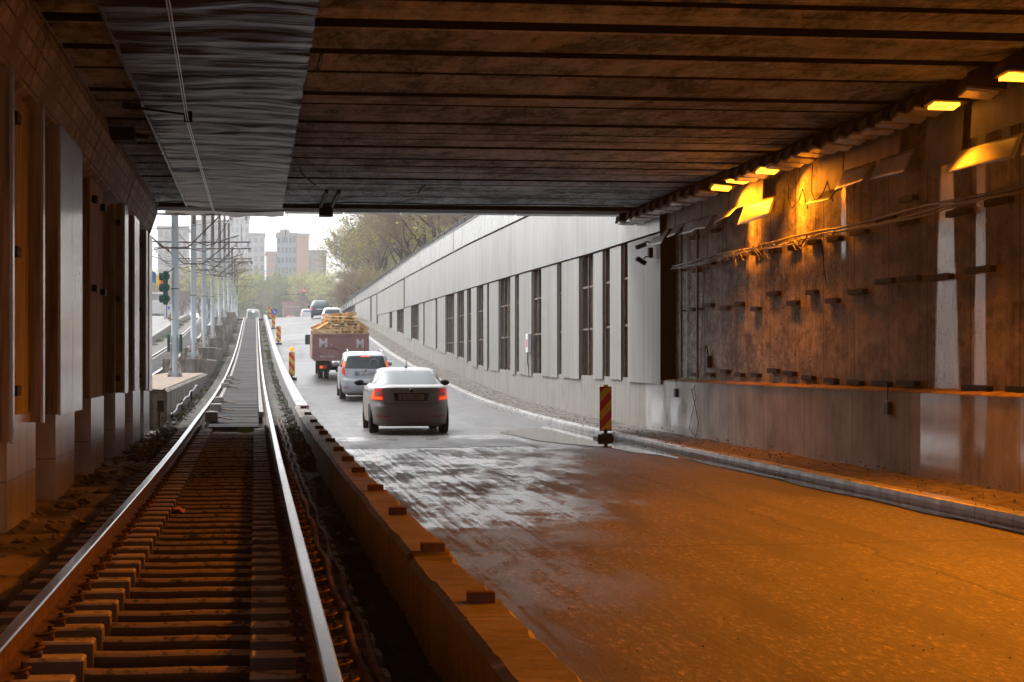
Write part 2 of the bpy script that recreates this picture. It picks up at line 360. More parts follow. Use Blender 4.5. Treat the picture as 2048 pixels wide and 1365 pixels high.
# tiled beam
N = NT('tiled_beam'); P = N.pos()
x = N.xyz(P); cb = N.n('ShaderNodeCombineXYZ'); N.link(x[1], cb.inputs[0]); N.link(x[2], cb.inputs[1])
br = N.n('ShaderNodeTexBrick'); N.link(cb.outputs[0], br.inputs[0])
br.inputs['Scale'].default_value = 1; br.inputs['Mortar Size'].default_value = .010; br.inputs['Brick Width'].default_value = .42; br.inputs['Row Height'].default_value = .16
br.inputs['Color1'].default_value = (.60, .57, .54, 1); br.inputs['Color2'].default_value = (.42, .39, .36, 1); br.inputs['Mortar'].default_value = (.05, .04, .035, 1)
f = N.noise(P, 2.2, 6, .7)
col = N.mix(N.gate(f, .4, .62), br.outputs['Color'], (.20, .18, .16)); N.bump(N.noise(P, 25, 4), .5, .01)
M['beam'] = N.fin(col, .75)
# cladding panels outside, pale enamelled sheet
def cladding(name, c, seam, met, rough, dirt):
    N = NT(name); P = N.pos(); x = N.xyz(P)
    st = N.noise(N.vmul(P, (3, 3, .12)), 1.5, 4, .6); a = N.noise(P, .35, 4, .6); fn = N.noise(P, 15, 3)
    idx = N.m('FLOOR', N.m('DIVIDE', x[1], seam)); wn = N.n('ShaderNodeTexWhiteNoise', noise_dimensions='1D'); N.link(idx, wn.inputs['W'])
    col = N.mix(N.m('MULTIPLY', wn.outputs['Value'], .35), c, tuple(k * .72 for k in c))
    col = N.mix(N.m('MULTIPLY', N.gate(st, .47, .62), dirt * 1.2), col, (.22, .19, .145)); st3 = N.noise(N.vmul(P, (1.1, 1.1, .06)), 1.5, 5, .7); col = N.mix(N.m('MULTIPLY', N.gate(st3, .5, .6), .35), col, tuple(min(1, k * 1.5) for k in c))
    col = N.mix(N.m('MULTIPLY', N.gate(a, .5, .7), dirt * .6), col, (.2, .2, .205))
    col = N.mix(N.m('MULTIPLY', N.seam(x[1], seam, .022), .55), col, (.10, .10, .10))
    N.bump(N.m('ADD', N.noise(N.vmul(P, (1.2, 1.2, .5)), 1.3, 3), N.m('MULTIPLY', N.seam(x[1], seam, .03), -.5)), .12, .05)
    return N.fin(col, N.m('MULTIPLY_ADD', a, .25, rough), met)
M['clad_a'] = cladding('upper_cladding', (.275, .285, .30), .98, .55, .14, .25)
M['clad_b'] = cladding('middle_cladding', (.28, .285, .29), .62, .25, .22, .55)
M['clad_c'] = cladding('panel_cladding', (.285, .275, .26), 2.2, .10, .38, .5)
M['clad_in'] = cladding('inner_cladding', (.62, .61, .63), 5.0, .45, .13, .35)
M['clad_in'].node_tree.nodes['Principled BSDF'].inputs['Coat Weight'].default_value = .8; M['clad_in'].node_tree.nodes['Principled BSDF'].inputs['Coat IOR'].default_value = 2.2; M['clad_in'].node_tree.nodes['Principled BSDF'].inputs['Coat Roughness'].default_value = .15
M['post'] = pm('rusty_frame_steel', (.24, .19, .15), (.10, .07, .05), .6, 6, .4, .2)
M['rust'] = pm('rusty_iron', (.16, .085, .045), (.05, .028, .018), .75, 12, .3, .6, 40, obj=False)
M['rail_head'] = pm('polished_rail', (.62, .63, .66), (.50, .50, .53), .26, 5, 1.0, 0, stretch=(1, .05, 1))
M['rail_web'] = pm('rusty_rail_side', (.17, .09, .05), (.05, .028, .018), .8, 9, .2, .5, 40)
M['bracket'] = pm('bracket_steel', (.035, .025, .019), (.015, .011, .009), .65, 8, .4, .3)
M['cable'] = pm('grey_cable', (.34, .33, .32), (.16, .15, .15), .5, 10, 0, 0)
M['black'] = pm('black_rubber', (.02, .02, .02), (.01, .01, .01), .6, 10, 0, 0)
M['wire'] = pm('overhead_wire', (.55, .53, .54), (.35, .33, .34), .3, 10, .9, 0)
M['wire_dark'] = pm('dark_span_wire', (.10, .09, .09), (.06, .055, .05), .6, 10, .2, 0)
M['mast'] = pm('pale_blue_mast_paint', (.50, .56, .60), (.42, .47, .50), .5, 1.2, 0, .1, stretch=(1, 1, .3))
N = NT('mast_foot_paint'); x = N.xyz(N.obj()); f = N.noise(N.obj(), 5, 5, .7)
M['mast_foot'] = N.fin(N.mix(N.gate(f, .45, .6), (.55, .58, .58), (.30, .16, .07)), .7)
M['arm'] = pm('bracket_arm', (.09, .075, .07), (.05, .035, .03), .7, 8, .2, 0)
M['insul'] = pm('insulator', (.25, .16, .11), (.15, .09, .06), .3, 8, 0, 0)
M['housing'] = pm('lamp_housing', (.17, .145, .125), (.06, .05, .042), .7, 6, .3, .3)
M['flap'] = pm('bent_sheet_metal', (.72, .70, .70), (.48, .46, .45), .38, 2.5, .25, .15)
M['glass_off'] = pm('frosted_lamp_glass', (.90, .90, .92), (.82, .82, .84), .4, 4, 0, 0)
for _m in (M['glass_off'],): _b = _m.node_tree.nodes['Principled BSDF']; _b.inputs['Coat Weight'].default_value = 1; _b.inputs['Coat IOR'].default_value = 2.0; _b.inputs['Coat Roughness'].default_value = .12
M['flap_dark'] = pm('dusty_fascia', (.42, .39, .36), (.24, .21, .18), .6, 3, .1, .2)
M['lamp_on'] = emat('lit_sodium_lamp', (1.0, .36, .02), 2.4)
M['block'] = pm('separator_block', (.17, .075, .045), (.08, .038, .025), .8, 14, 0, .4, obj=True)
M['red'] = pm('sign_red', (.85, .05, .03), (.75, .04, .025), .35, 4, 0, 0, obj=True)
M['yellow'] = pm('sign_yellow', (.95, .62, .03), (.88, .55, .03), .35, 4, 0, 0, obj=True)
M['blue'] = pm('sign_blue', (.03, .14, .62), (.03, .12, .5), .4, 4, 0, 0, obj=True)
M['white'] = pm('white_paint', (.78, .78, .78), (.68, .68, .68), .45, 3, 0, 0, obj=True)
M['amber'] = emat('amber_lens', (1.0, .42, .02), .35)
M['grass'] = pm('weed_green', (.16, .24, .05), (.07, .11, .03), .9, 9, 0, 0)
M['ground'] = pm('street_ground', (.20, .19, .17), (.10, .10, .08), .95, .2, 0, .3, 3)
M['bark'] = pm('tree_bark', (.16, .125, .10), (.08, .062, .05), .9, 3, 0, 0, obj=True)
M['twig_a'] = pm('bare_twigs_brown', (.46, .35, .26), (.28, .21, .16), .9, 1.2, 0, 0, obj=True)
M['twig_b'] = pm('bare_twigs_grey', (.42, .38, .28), (.25, .23, .17), .9, 1.2, 0, 0, obj=True)
M['bud'] = pm('spring_buds', (.72, .68, .18), (.46, .48, .12), .9, .4, 0, 0, obj=True)
M['bud2'] = pm('fresh_leaf_green', (.30, .38, .10), (.18, .23, .08), .9, .4, 0, 0, obj=True)
M['tile_pale'] = None
N = NT('pilaster_slabs'); P = N.pos(); x = N.xyz(P); a = N.noise(P, 2.5, 5, .6); st = N.noise(N.vmul(P, (5, 5, .4)), 1.5, 4)
col = N.ramp(N.m('ADD', N.m('MULTIPLY', a, .5), N.m('MULTIPLY', st, .5)), [(.36, (.40, .39, .40)), (.6, (.72, .71, .72))])
col = N.mix(N.m('MULTIPLY', N.m('LESS_THAN', N.m('ABSOLUTE', N.m('SUBTRACT', x[2], .55)), .006), .7), col, (.05, .04, .04))
N.bump(N.noise(P, 30, 3), .2, .006); M['pilaster'] = N.fin(col, .3, None, .6); N.b.inputs['Coat Weight'].default_value = 1; N.b.inputs['Coat Roughness'].default_value = .2; N.b.inputs['Coat IOR'].default_value = 2.3

# ================================================================== GROUND, ROADS, RAMP
def far_ground(Y): return lerp(KERB, Y) - .2
m = MB()
ys = [224, 240, 270, 300, 360, 430, 520, 800, 1500, 4000]
m.grid(lambda u, v: (-1600 + 3200 * u, ys[int(round(v * (len(ys) - 1)))], (6.45 if ys[int(round(v * (len(ys) - 1)))] < 230 else far_ground(ys[int(round(v * (len(ys) - 1)))]))), 4, len(ys) - 1, sm=False)
m.box(8.62, 1600, -200, 223.9, 6.2, 6.72); m.box(-1600, -14.3, -200, 223.9, 6.2, 6.62)
m.box(-14.4, 8.7, -7, 43.6, 6.1, 6.15)
struct(m.build('ground', M['ground'], origin='keep'))
# road surface: tunnel part and ramp part
m = MB()
def roadgrid(m, y0, y1, st, x0=1.15, x1=7.08, nx=8, dz=0):
    Y = yr(y0, y1, st)
    m.grid(lambda u, v: (x0 + (x1 - x0) * u, Y[int(round(v * (len(Y) - 1)))], road_z(x0 + (x1 - x0) * u, Y[int(round(v * (len(Y) - 1)))]) + dz), nx, len(Y) - 1)
roadgrid(m, -32, 42.5, 1.5)
struct(m.build('road', M['asphalt'], origin='keep'))
m = MB(); roadgrid(m, 42.5, 500, 2.5); struct(m.build('road_on_ramp', M['asphalt2'], origin='keep'))
# rough dark repair strips lying on the road
def patch(x0, x1, y0, y1, mat, name, dz=.006, jag=.12, n=24):
    m = MB(); random.seed(int(y0 * 10)); top = [random.uniform(-jag, jag) for _ in range(n + 1)]; bot = [random.uniform(-jag, jag) for _ in range(n + 1)]
    ny = max(2, int((y1 - y0) / 1.5))
    def f(u, v):
        i = int(round(u * n)); X = x0 + (x1 - x0) * u; Y = y0 + bot[i] + (y1 + top[i] - y0 - bot[i]) * v; return (X, Y, road_z(X, Y) + dz)
    m.grid(f, n, ny); return struct(m.build(name, mat, origin='keep'))
patch(1.3, 5.2, 36.8, 40.2, M['asphalt2'], 'road_patch')
patch(1.3, 7.0, 79.0, 100.0, M['patch'], 'road_patch')
patch(1.4, 7.0, 133.0, 146.0, M['patch'], 'road_patch')
patch(1.4, 7.0, 176.0, 178.5, M['patch'], 'road_patch')
# puddles along the right kerb
def puddle(pts, dz):
    m = MB(); c = (sum(p[0] for p in pts) / len(pts), sum(p[1] for p in pts) / len(pts)); ring = []
    n = len(pts)
    for i in range(n):
        a = pts[i]; b = pts[(i + 1) % n]
        for k in range(6):
            t = k / 6; random.seed(i * 7 + k); ring.append((a[0] * (1 - t) + b[0] * t + random.uniform(-.06, .06), a[1] * (1 - t) + b[1] * t + random.uniform(-.18, .18)))
    vs = [(c[0], c[1], 0)] + [(x, y, 0) for x, y in ring]; vs = [(x, y, road_z(x, y) + dz) for x, y, _ in vs]
    m.add(vs, [(0, i + 1, (i + 1) % len(ring) + 1) for i in range(len(ring))], 0, True)
    struct(m.build('puddle', M['puddle'], origin='keep'))
puddle([(5.3, 43.6), (6.9, 46.5), (7.0, 40), (7.0, 34), (6.75, 31.5), (6.3, 35.5), (5.6, 38.6)], .012)
puddle([(6.80, 31.2), (7.02, 30.5), (7.02, 10), (6.90, 10), (6.86, 20), (6.84, 27)], .014)
# kerb and pavement on the right
m = MB()
kp = [(0, -.35), (.0, -.05), (.012, 0), (.03, .012), (.19, .012), (.20, 0), (.2, -.35)]
m.sweep([(a, b) for a, b in kp][::-1], [(7.05, Y, lerp(KERB, Y)) for Y in yr(-32, 230, 1.6)])
N = NT('kerb_stone'); P = N.pos(); x = N.xyz(P); f = N.noise(P, 3, 5, .65)
col = N.ramp(f, [(.3, (.14, .135, .13)), (.6, (.36, .35, .345)), (.75, (.52, .51, .50))])
col = N.mix(N.m('MULTIPLY', N.seam(x[1], 1.0, .02), .8), col, (.04, .04, .035)); N.bump(N.noise(P, 20, 4), .3, .01)
M['kerb'] = N.fin(col, N.m('MULTIPLY_ADD', f, -.3, .52))
struct(m.build('kerb', M['kerb'], origin='keep'))
def hsh0(a, b): return (math.sin(a * 12.9898 + b * 78.233) * 43758.5453) % 1
m = MB(); Ys = yr(-32, 230, .8)
m.grid(lambda u, v: (7.25 + 1.0 * u, Ys[int(round(v * (len(Ys) - 1)))], lerp(KERB, Ys[int(round(v * (len(Ys) - 1)))]) - .012 + .045 * u * min(1, max(0, (Ys[int(round(v * (len(Ys) - 1)))] - 40) / 30)) + .03 * hsh0(u * 5, v * 900)), 5, len(Ys) - 1)
M['pave'] = pm('gritty_pavement', (.20, .175, .155), (.05, .043, .038), .9, 6, 0, 1.0, 26, stretch=(1, .5, 1), bd=.03, lo=.38, hi=.62)
struct(m.build('pavement', M['pave'], origin='keep'))
# debris grit along the pavement
m = MB(); random.seed(3)
for i in range(900):
    Y = random.uniform(9, 75); X = random.choice((random.uniform(7.0, 7.3), random.uniform(7.3, 8.15), random.uniform(7.3, 8.15))); s = random.uniform(.004, .018); z = (lerp(KERB, Y) + .01 + .08 * max(0, X - 7.25)) if X > 7.05 else road_z(X, Y) + .01
    m.rbox((X, Y, z + s * .3), (s * 1.6, s * 1.2, s), (random.random(), random.random(), random.random() * 3))
for i in range(500):
    Y = 8 + 50 * random.random() ** 1.4; X = random.uniform(1.3, 7.0); s = random.uniform(.003, .008)
    m.rbox((X, Y, road_z(X, Y) + s * .3), (s * 1.6, s * 1.2, s), (random.random(), random.random(), random.random() * 3))
o = stuff(m.build('loose_grit', M['gravel'], origin='keep')); tag(o, 'loose grey grit scattered on the road and along the right kerb', 'grit')
# track bed
m = MB()
Yt = yr(-32, 500, 2)
def bedf(x0, x1, dz, amp=0.0):
    def f(u, v):
        Y = Yt[int(round(v * (len(Yt) - 1)))]; X = x0 + (x1 - x0) * u
        return (X, Y, lerp(RAIL, Y) + dz + amp * math.sin(X * 9 + Y * 1.7) * math.sin(Y * .9 + X * 3))
    return f
m.grid(bedf(-1.9, .95, -.33, .008), 12, len(Yt) - 1)
M['bed'] = pm('dark_track_bed', (.10, .075, .055), (.02, .016, .013), .9, 4, 0, .8, 20, bd=.03)  # whole bed kept dark so the gaps between sleepers read black
struct(m.build('track_bed', M['bed'], origin='keep'))
# fine displaced strips: dirt verge on the left, black ditch on the right
def hsh(a, b): return math.sin(a * 12.9898 + b * 78.233) * 43758.5453 % 1
def vn(x, y):
    i, j = math.floor(x), math.floor(y); u, v = x - i, y - j; u = u * u * (3 - 2 * u); v = v * v * (3 - 2 * v)
    return (hsh(i, j) * (1 - u) + hsh(i + 1, j) * u) * (1 - v) + (hsh(i, j + 1) * (1 - u) + hsh(i + 1, j + 1) * u) * v
def fbm(x, y): return vn(x, y) * .5 + vn(x * 2.1, y * 2.1) * .28 + vn(x * 4.3, y * 4.3) * .15 + vn(x * 9, y * 9) * .09
m = MB()
def verge(u, v):
    X = -2.75 + 1.3 * u; Y = 8 + 37 * v
    return (X, Y, .05 + .10 * fbm(X * 2.5, Y * 1.6) + .02 * fbm(X * 14, Y * 9) - (.10 if u > .93 else 0))
m.grid(verge, 26, 300)
struct(m.build('dirt_verge', M['dirt'], origin='keep'))
m = MB()
m.grid(lambda u, v: (.60 + .36 * u, 6 + 40 * v, -.06 + .16 * fbm((.6 + .36 * u) * 6, (6 + 40 * v) * 5) + max(0, (6 + 40 * v - 33) * .012)), 12, 320)
struct(m.build('ballast_ditch', M['ditch'], origin='keep'))
# pale stones and weeds outside
m = MB(); random.seed(11)
for i in range(2600):
    Y = 30 + 80 * random.random() ** 1.3; side = random.random()
    X = random.uniform(.62, .9) if side < .5 else random.uniform(-1.88, -1.5); s = random.uniform(.02, .06)
    m.rbox((X, Y, lerp(RAIL, Y) - .27 + random.uniform(0, .09)), (s * 1.5, s * 1.3, s), (random.random() * 2, random.random() * 2, random.random() * 3))
o = stuff(m.build('track_stones', M['gravel'], origin='keep')); tag(o, 'loose grey stones lying on both sides of the track', 'gravel')
m = MB(); random.seed(12)
def weed(cx, cy, cz, r, n):
    for i in range(n):
        a = random.uniform(0, 6.28); q = r * random.random() ** .5; x, y = cx + q * math.cos(a), cy + q * math.sin(a) * 2.5; h = random.uniform(.03, .12)
        dx, dy = random.uniform(-.05, .05), random.uniform(-.05, .05); wd = .012
        m.add([(x - wd, y, cz), (x + wd, y, cz), (x + dx, y + dy, cz + h)], [(0, 1, 2)])
for k in range(70):
    Y = random.uniform(44, 210); Xc = random.choice((.78, .74, .8, -1.7)); weed(Xc, Y, lerp(RAIL, Y) - .24, .1 + .12 * random.random(), 110)
for (X, Y, r, n) in ((-1.72, 62, .16, 500), (-1.75, 47.5, .12, 400), (.78, 40, .1, 200), (-1.3, 40.5, .1, 200), (-.2, 40.2, .14, 150)): weed(X, Y, lerp(RAIL, Y) - .24, r, n)
for k in range(60): Y = random.uniform(60, 220); weed(-6.75, Y, lerp(RAIL, Y) - .1, .25, 120)
o = stuff(m.build('weeds', M['grass'], origin='keep')); tag(o, 'low green weeds sprouting beside the rails', 'weeds')

mb = MB(); z_ = road_z(6.0, 86); mb.tube([(6.0, 86, z_ + .004), (6.0, 86, z_ + .02)], .33, 16); tag(mb.build('manhole_cover', M['bracket']), 'small dark manhole cover on the ramp near the right kerb', 'manhole cover')
# ------------------------------------------------------------------ rails
rp = [(-.07, -.16), (.07, -.16), (.07, -.145), (.012, -.125), (.010, -.045), (.036, -.035), (.037, -.006), (.028, 0), (-.028, 0), (-.037, -.006), (-.036, -.035), (-.010, -.045), (-.012, -.125), (-.07, -.145)]
rmi = [0] * 14
for k in (5, 6, 7, 8, 9): rmi[k] = 1
rmi[5] = 0
def rail(X, y0, y1, label):
    mb = MB(); mb.sweep(rp[::-1], [(X, Y, lerp(RAIL, Y)) for Y in yr(y0, y1, 1.5)], mis=[rmi[13 - ((k + 1) % 14)] for k in range(14)])
    o = mb.build('rail', [M['rail_web'], M['rail_head']], origin='keep'); return tag(o, label, 'rail', 'steel rails of the tram tracks')
rail(-1.17, -8, 420, 'left rail of the near tram track, running closest to the pilasters')
rail(.32, -8, 420, 'right rail of the near tram track, beside the black ditch')
rail(-5.65, 46, 330, 'outer left rail of the far tram track beyond the row of masts')
rail(-4.15, 46, 330, 'rail of the far tram track closest to the stepped mast footings')

# ------------------------------------------------------------------ sleepers
def sleeper(Y, z, label):
    t = thing('sleeper', label, 'sleeper', (-.425, Y, z), 0, 'concrete sleepers under the tram rails')
    for s in (-1, 1):
        mb = MB(); x0, x1 = (-1.06, -.41) if s < 0 else (.40, 1.06)
        mb.cbox(x0, x1, -.10, .10, -.16, 0, .012)
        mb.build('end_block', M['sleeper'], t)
    mb = MB(); mb.tube([(-.41, 0, -.12), (-.2, .004, -.125), (.1, -.004, -.12), (.40, 0, -.125)], .06, 10, cap=False)
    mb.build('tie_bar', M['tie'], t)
    for s in (-1, 1):
        for e in (-1, 1):
            mb = MB(); cx = s * .745 + e * .105
            mb.rbox((cx - e * .02, 0, .012), (.085, .07, .022)); mb.tube([(cx, 0, 0), (cx, 0, .075)], .013, 6); mb.tube([(cx, 0, .022), (cx, 0, .044)], .024, 6)
            mb.tube([(cx - e * .05, -.045, .035), (cx, -.06, .045), (cx + e * .03, 0, .05), (cx, .06, .045), (cx - e * .05, .045, .035)], .008, 5)
            mb.rbox((cx - e * .045, 0, .022), (.05, .09, .018), (0, e * .25, 0))
            mb.build('rail_clip', M['rust'], t)
    return t
s0 = None; random.seed(5)
Y = 7.1; k = 0
ORD = []
while Y < 40.2:
    z = lerp(RAIL, Y) - .165
    lab = 'two-block concrete sleeper with rusty clips under the near track in the tunnel'
    if s0 is None: s0 = sleeper(Y, z, lab)
    else: dup(s0, (-.425, Y, z + random.uniform(-.006, .006)), (0, 0, random.uniform(-.012, .012)), lab)
    Y += .6
E1 = None
while Y < 112:
    z = lerp(RAIL, Y) - .165
    if E1 is None:
        E1 = thing('sleeper', 'pale weathered sleeper whose ends show beside the slabs on the ramp', 'sleeper', (-.425, Y, z), 0, 'sleepers under the slabs on the ramp')
        for s in (-1, 1):
            mb = MB(); x0, x1 = (-1.16, -.60) if s < 0 else (.60, 1.13); mb.cbox(x0, x1, -.09, .09, -.13, 0, .012); mb.build('end_block', M['conc'], E1)
    else: dup(E1, (-.425, Y, z))
    Y += .6
# slab paving between the rails on the ramp
def slabs(xc, label, y0=40.6, y1=330, wd=.5):
    t = thing('track_paving', label, 'paving slabs', (xc, y0, lerp(RAIL, y0)))
    Y = y0; i = 0; random.seed(int(abs(xc) * 10)); mb = MB(); seg = 0
    while Y < y1:
        L = 1.0 if Y > 52 else .3
        dl = .045 + .10 * max(0, min(1, (54 - Y) / 13)); z0, z1 = lerp(RAIL, Y) - dl, lerp(RAIL, Y + L) - dl; j = random.uniform(-.006, .006)
        gap = .02 if Y < 52 else (.20 if i % 17 == 0 else .035)
        a = wd; x0, x1, yb = xc - a, xc + a, Y + L - gap
        mb.add([(x0, Y, z0 - .1 + j), (x1, Y, z0 - .1 + j), (x1, yb, z1 - .1 + j), (x0, yb, z1 - .1 + j), (x0, Y, z0 + j), (x1, Y, z0 + j), (x1, yb, z1 + j), (x0, yb, z1 + j)],
               [(4, 5, 6, 7), (0, 1, 5, 4), (1, 2, 6, 5), (2, 3, 7, 6), (3, 0, 4, 7)])
        Y += L; i += 1
    mb.build('slabs', M['stone_slab'], t, world=True)
    mb = MB()
    for s in (-1, 1):
        mb.sweep([(-.05, -.12), (-.05, 0), (.05, 0), (.05, -.12)], [(xc + s * (wd + .07), Y, lerp(RAIL, Y) - .06) for Y in yr(y0 + 6, y1, 3)])
    mb.build('edge_strips', M['conc'], t, world=True)
slabs(-.425, 'grey slabs laid between the rails of the near track up the ramp')
slabs(-4.9, 'grey slabs laid between the rails of the far left track')
# far left track bed, kerb wall, left carriageway
m = MB()
def strip(mb, x0, x1, y0, y1, f, st=3, nx=1):
    Y = yr(y0, y1, st); mb.grid(lambda u, v: (x0 + (x1 - x0) * u, Y[int(round(v * (len(Y) - 1)))], f(Y[int(round(v * (len(Y) - 1)))])), nx, len(Y) - 1)
strip(m, -7.2, -3.0, 44, 500, lambda Y: lerp(RAIL, Y) - .2)
struct(m.build('far_track_bed', M['gravel'], origin='keep'))
m = MB(); strip(m, -14.3, -7.5, 44, 520, lambda Y: lerp(RAIL, Y) + .12, nx=3)
struct(m.build('left_carriageway', M['asphalt2'], origin='keep'))
m = MB(); m.sweep([(-.15, -.6), (-.15, .25), (.12, .25), (.15, .2), (.15, -.6)][::-1], [(-7.35, Y, lerp(RAIL, Y) + .05) for Y in yr(44, 320, 3)])
tag(m.build('kerb_wall', M['conc'], origin='keep'), 'low concrete edge wall between the far track and the left road', 'wall')
m = MB(); m.box(-14.9, -14.3, 44, 225, -1, 7.5); tag(m.build('retaining_wall', M['conc_base'], origin='keep'), 'far left retaining wall beyond the left road', 'wall')

# ------------------------------------------------------------------ separator beside the road
m = MB()
prof = [(-.14, -.62), (-.15, -.03), (-.12, 0), (.11, 0), (.14, -.03), (.15, -.62)]
random.seed(21)
path = []
for Y in yr(-30, 46.5, .45): path.append((1.055 + random.uniform(-.004, .004), Y, lerp(SEP, Y) + random.uniform(-.004, .004)))
base = 0; pp = prof[::-1]; Ys2 = yr(-12, 46.5, .11)
for Y in Ys2:
    blk = math.floor(Y / 1.5); jx = (hsh(blk, 3) - .5) * .016; jz = (hsh(blk, 7) - .5) * .014
    for (a, b) in pp:
        ch = 0.0
        if b > -.05 and abs(a) > .1: ch = max(0, vn(Y * 3.1, a * 9 + 2) - .66) * .06 + random.uniform(-.0015, .0015)
        m.v.append((1.055 + jx + a - math.copysign(ch, a), Y, lerp(SEP, Y) + jz + b - ch * .8 + (random.uniform(-.003, .003) if b > -.05 else 0)))
n_ = len(pp)
for i in range(len(Ys2) - 1):
    for k in range(n_): m.f.append([i * n_ + k, i * n_ + (k + 1) % n_, (i + 1) * n_ + (k + 1) % n_, (i + 1) * n_ + k]); m.m.append(0); m.sm.append(False)
tag(m.build('road_separator', M['sep'], origin='keep'), 'long dust-brown concrete separator inside the tunnel with small blocks on top', 'separator')
m = MB()
m.sweep([(-.13, -.7), (-.14, -.02), (-.12, 0), (.12, 0), (.14, -.02), (.15, -.7)][::-1], [(1.10, Y, lerp(SEP, Y) + .01 + .004 * math.sin(Y * 4)) for Y in yr(46.55, 232, 1.5)])
N = NT('pale_wet_concrete'); P = N.pos(); x = N.xyz(P); f = N.noise(P, 2.5, 6, .65)
col = N.ramp(f, [(.3, (.16, .155, .15)), (.65, (.42, .415, .42))]); col = N.mix(N.m('MULTIPLY', N.seam(x[1], 2.5, .05), .7), col, (.08, .07, .07)); N.bump(N.noise(P, 14, 5), .4, .02)
M['sep_out'] = N.fin(col, .5)
tag(m.build('road_separator', M['sep_out'], origin='keep'), 'pale wet concrete separator climbing the ramp between track and road', 'separator')
# small marker blocks standing on the separator
mb = MB(); mb.cbox(-.068, .068, -.045, .045, 0, .055, .005)
b0 = mb.build('marker_block', M['block'], origin='keep')
BY = [9.5, 12.1, 15.1, 17.9, 20.9, 23.3, 25.9, 28.7, 31.6, 33.7, 36.9, 40.9, 44.6]
names = ['nearest and largest of the row, standing closest to the bottom of the photo', 'second closest of the row', 'third closest of the row', 'fourth closest of the row', 'fifth closest of the row', 'sixth closest of the row', 'seventh, in the middle of the row', 'sixth from the far end of the row', 'fifth from the far end of the row', 'fourth from the far end of the row', 'third from the far end of the row', 'second from the far end of the row', 'at the far end of the row, just outside the tunnel mouth']
for i, Y in enumerate(BY):
    o = b0 if i == 0 else dup(b0)
    o.location = (1.07, Y, lerp(SEP, Y) + .002); o.rotation_euler = (0, 0, random.uniform(-.1, .1))
    tag(o, 'small brown block on the separator, ' + names[i].replace(', standing closest to the bottom of the photo', '').replace('just outside the tunnel mouth', 'outside the tunnel'), 'marker block', 'small brown blocks on the separator')

# ================================================================== TUNNEL
# deck / ceiling
ct = thing('tunnel_ceiling', 'dark concrete slab ceiling of the underpass with a crumpled metal cover over the track', 'ceiling', (3, 10, 4.87))
mb = MB(); random.seed(31)
edges = [-7]  # unseen rear edge set close behind the camera to let fill daylight in
while edges[-1] < 17: edges.append(edges[-1] + 1.62)
edges[-1] = 17.98
edges += [19.32, 21.01, 22.58, 24.5, 25.36, 26.44, 27.33, 28.47, 29.37, 30.33, 31.28, 32.22, 33.38, 34.44, 35.67, 36.68, 37.96, 39.46, 41.0, 41.7]
for a, b in zip(edges, edges[1:]):
    z = 4.87 + random.uniform(-.012, .015); g = random.uniform(.10, .20) if a > 23.5 else .34
    x0, x1, y0, y1 = -3.2, 9.3, a + g * .5, b - g * .5
    V = [(x0, y0, z), (x1, y0, z), (x1, y1, z), (x0, y1, z), (x0, y0, z + .3), (x1, y0, z + .3), (x1, y1, z + .3), (x0, y1, z + .3)]
    mb.add(V, [(0, 3, 2, 1)], 0); mb.add(V, [(0, 1, 5, 4), (1, 2, 6, 5), (2, 3, 7, 6), (3, 0, 4, 7)], 1)  # slab sides take the painted joint shade
mb.box(-3.2, 9.3, -7, 43.9, 5.10, 6.0, 1)
mb.build('slabs', [M['ceil'], M['soot_shade']], ct, world=True)
mb = MB(); mb.box(-3.2, 9.0, 41.75, 42.75, 4.80, 5.04); mb.build('joint_beam', M['ceil_dark'], ct, world=True)
mb = MB(); xs = [-1.9, .62, 1.9, 3.15, 4.45, 5.7, 7.0, 8.15]; random.seed(8)
for a, b in zip(xs, xs[1:]):
    z = 4.845 - (.05 if a < 0 else 0)
    if a < 0:
        mb.grid(lambda u, v: (a + (b - a) * u, 42.8 + 1.1 * v, z + .03 * math.sin(u * 19) * (v) + .02 * math.sin(u * 7)), 40, 4); mb.box(a, b, 43.9, 43.93, z - .01, 5.1)
    else:
        mb.box(a + .03, b, 42.8, 43.9, z + random.uniform(-.008, .008), z + .06)
mb.build('edge_flashing', M['flap'], ct, world=True)
# crumpled sheet cover
mb = MB()
def shf(u, v):
    Y = 5 + 36.4 * v; ed = .004 * math.sin(Y * 6.7) + .006 * math.sin(Y * 2.9)
    X = -1.37 + (1.93 + ed) * u
    ph = Y * 2 * math.pi / .93 + 3.0 * vn(Y * .7, X * .8)
    wv = .015 * math.sin(ph) + .06 * (vn(X * 1.2, Y * 1.5) - .5) + .03 * (vn(X * 3 + 5, Y * 4) - .5)
    droop = -.02 - .03 * (u ** 6) * (.6 + .8 * vn(3, Y * 1.1))
    return (X, Y, 4.815 + wv + droop)
mb.grid(shf, 40, 420)
mb.build('metal_cover', M['sheet'], ct, world=True)
mb = MB(); mb.box(-1.395, -1.365, 5, 41.4, 4.77, 4.86); mb.build('cover_edge', M['sheet'], ct, world=True)
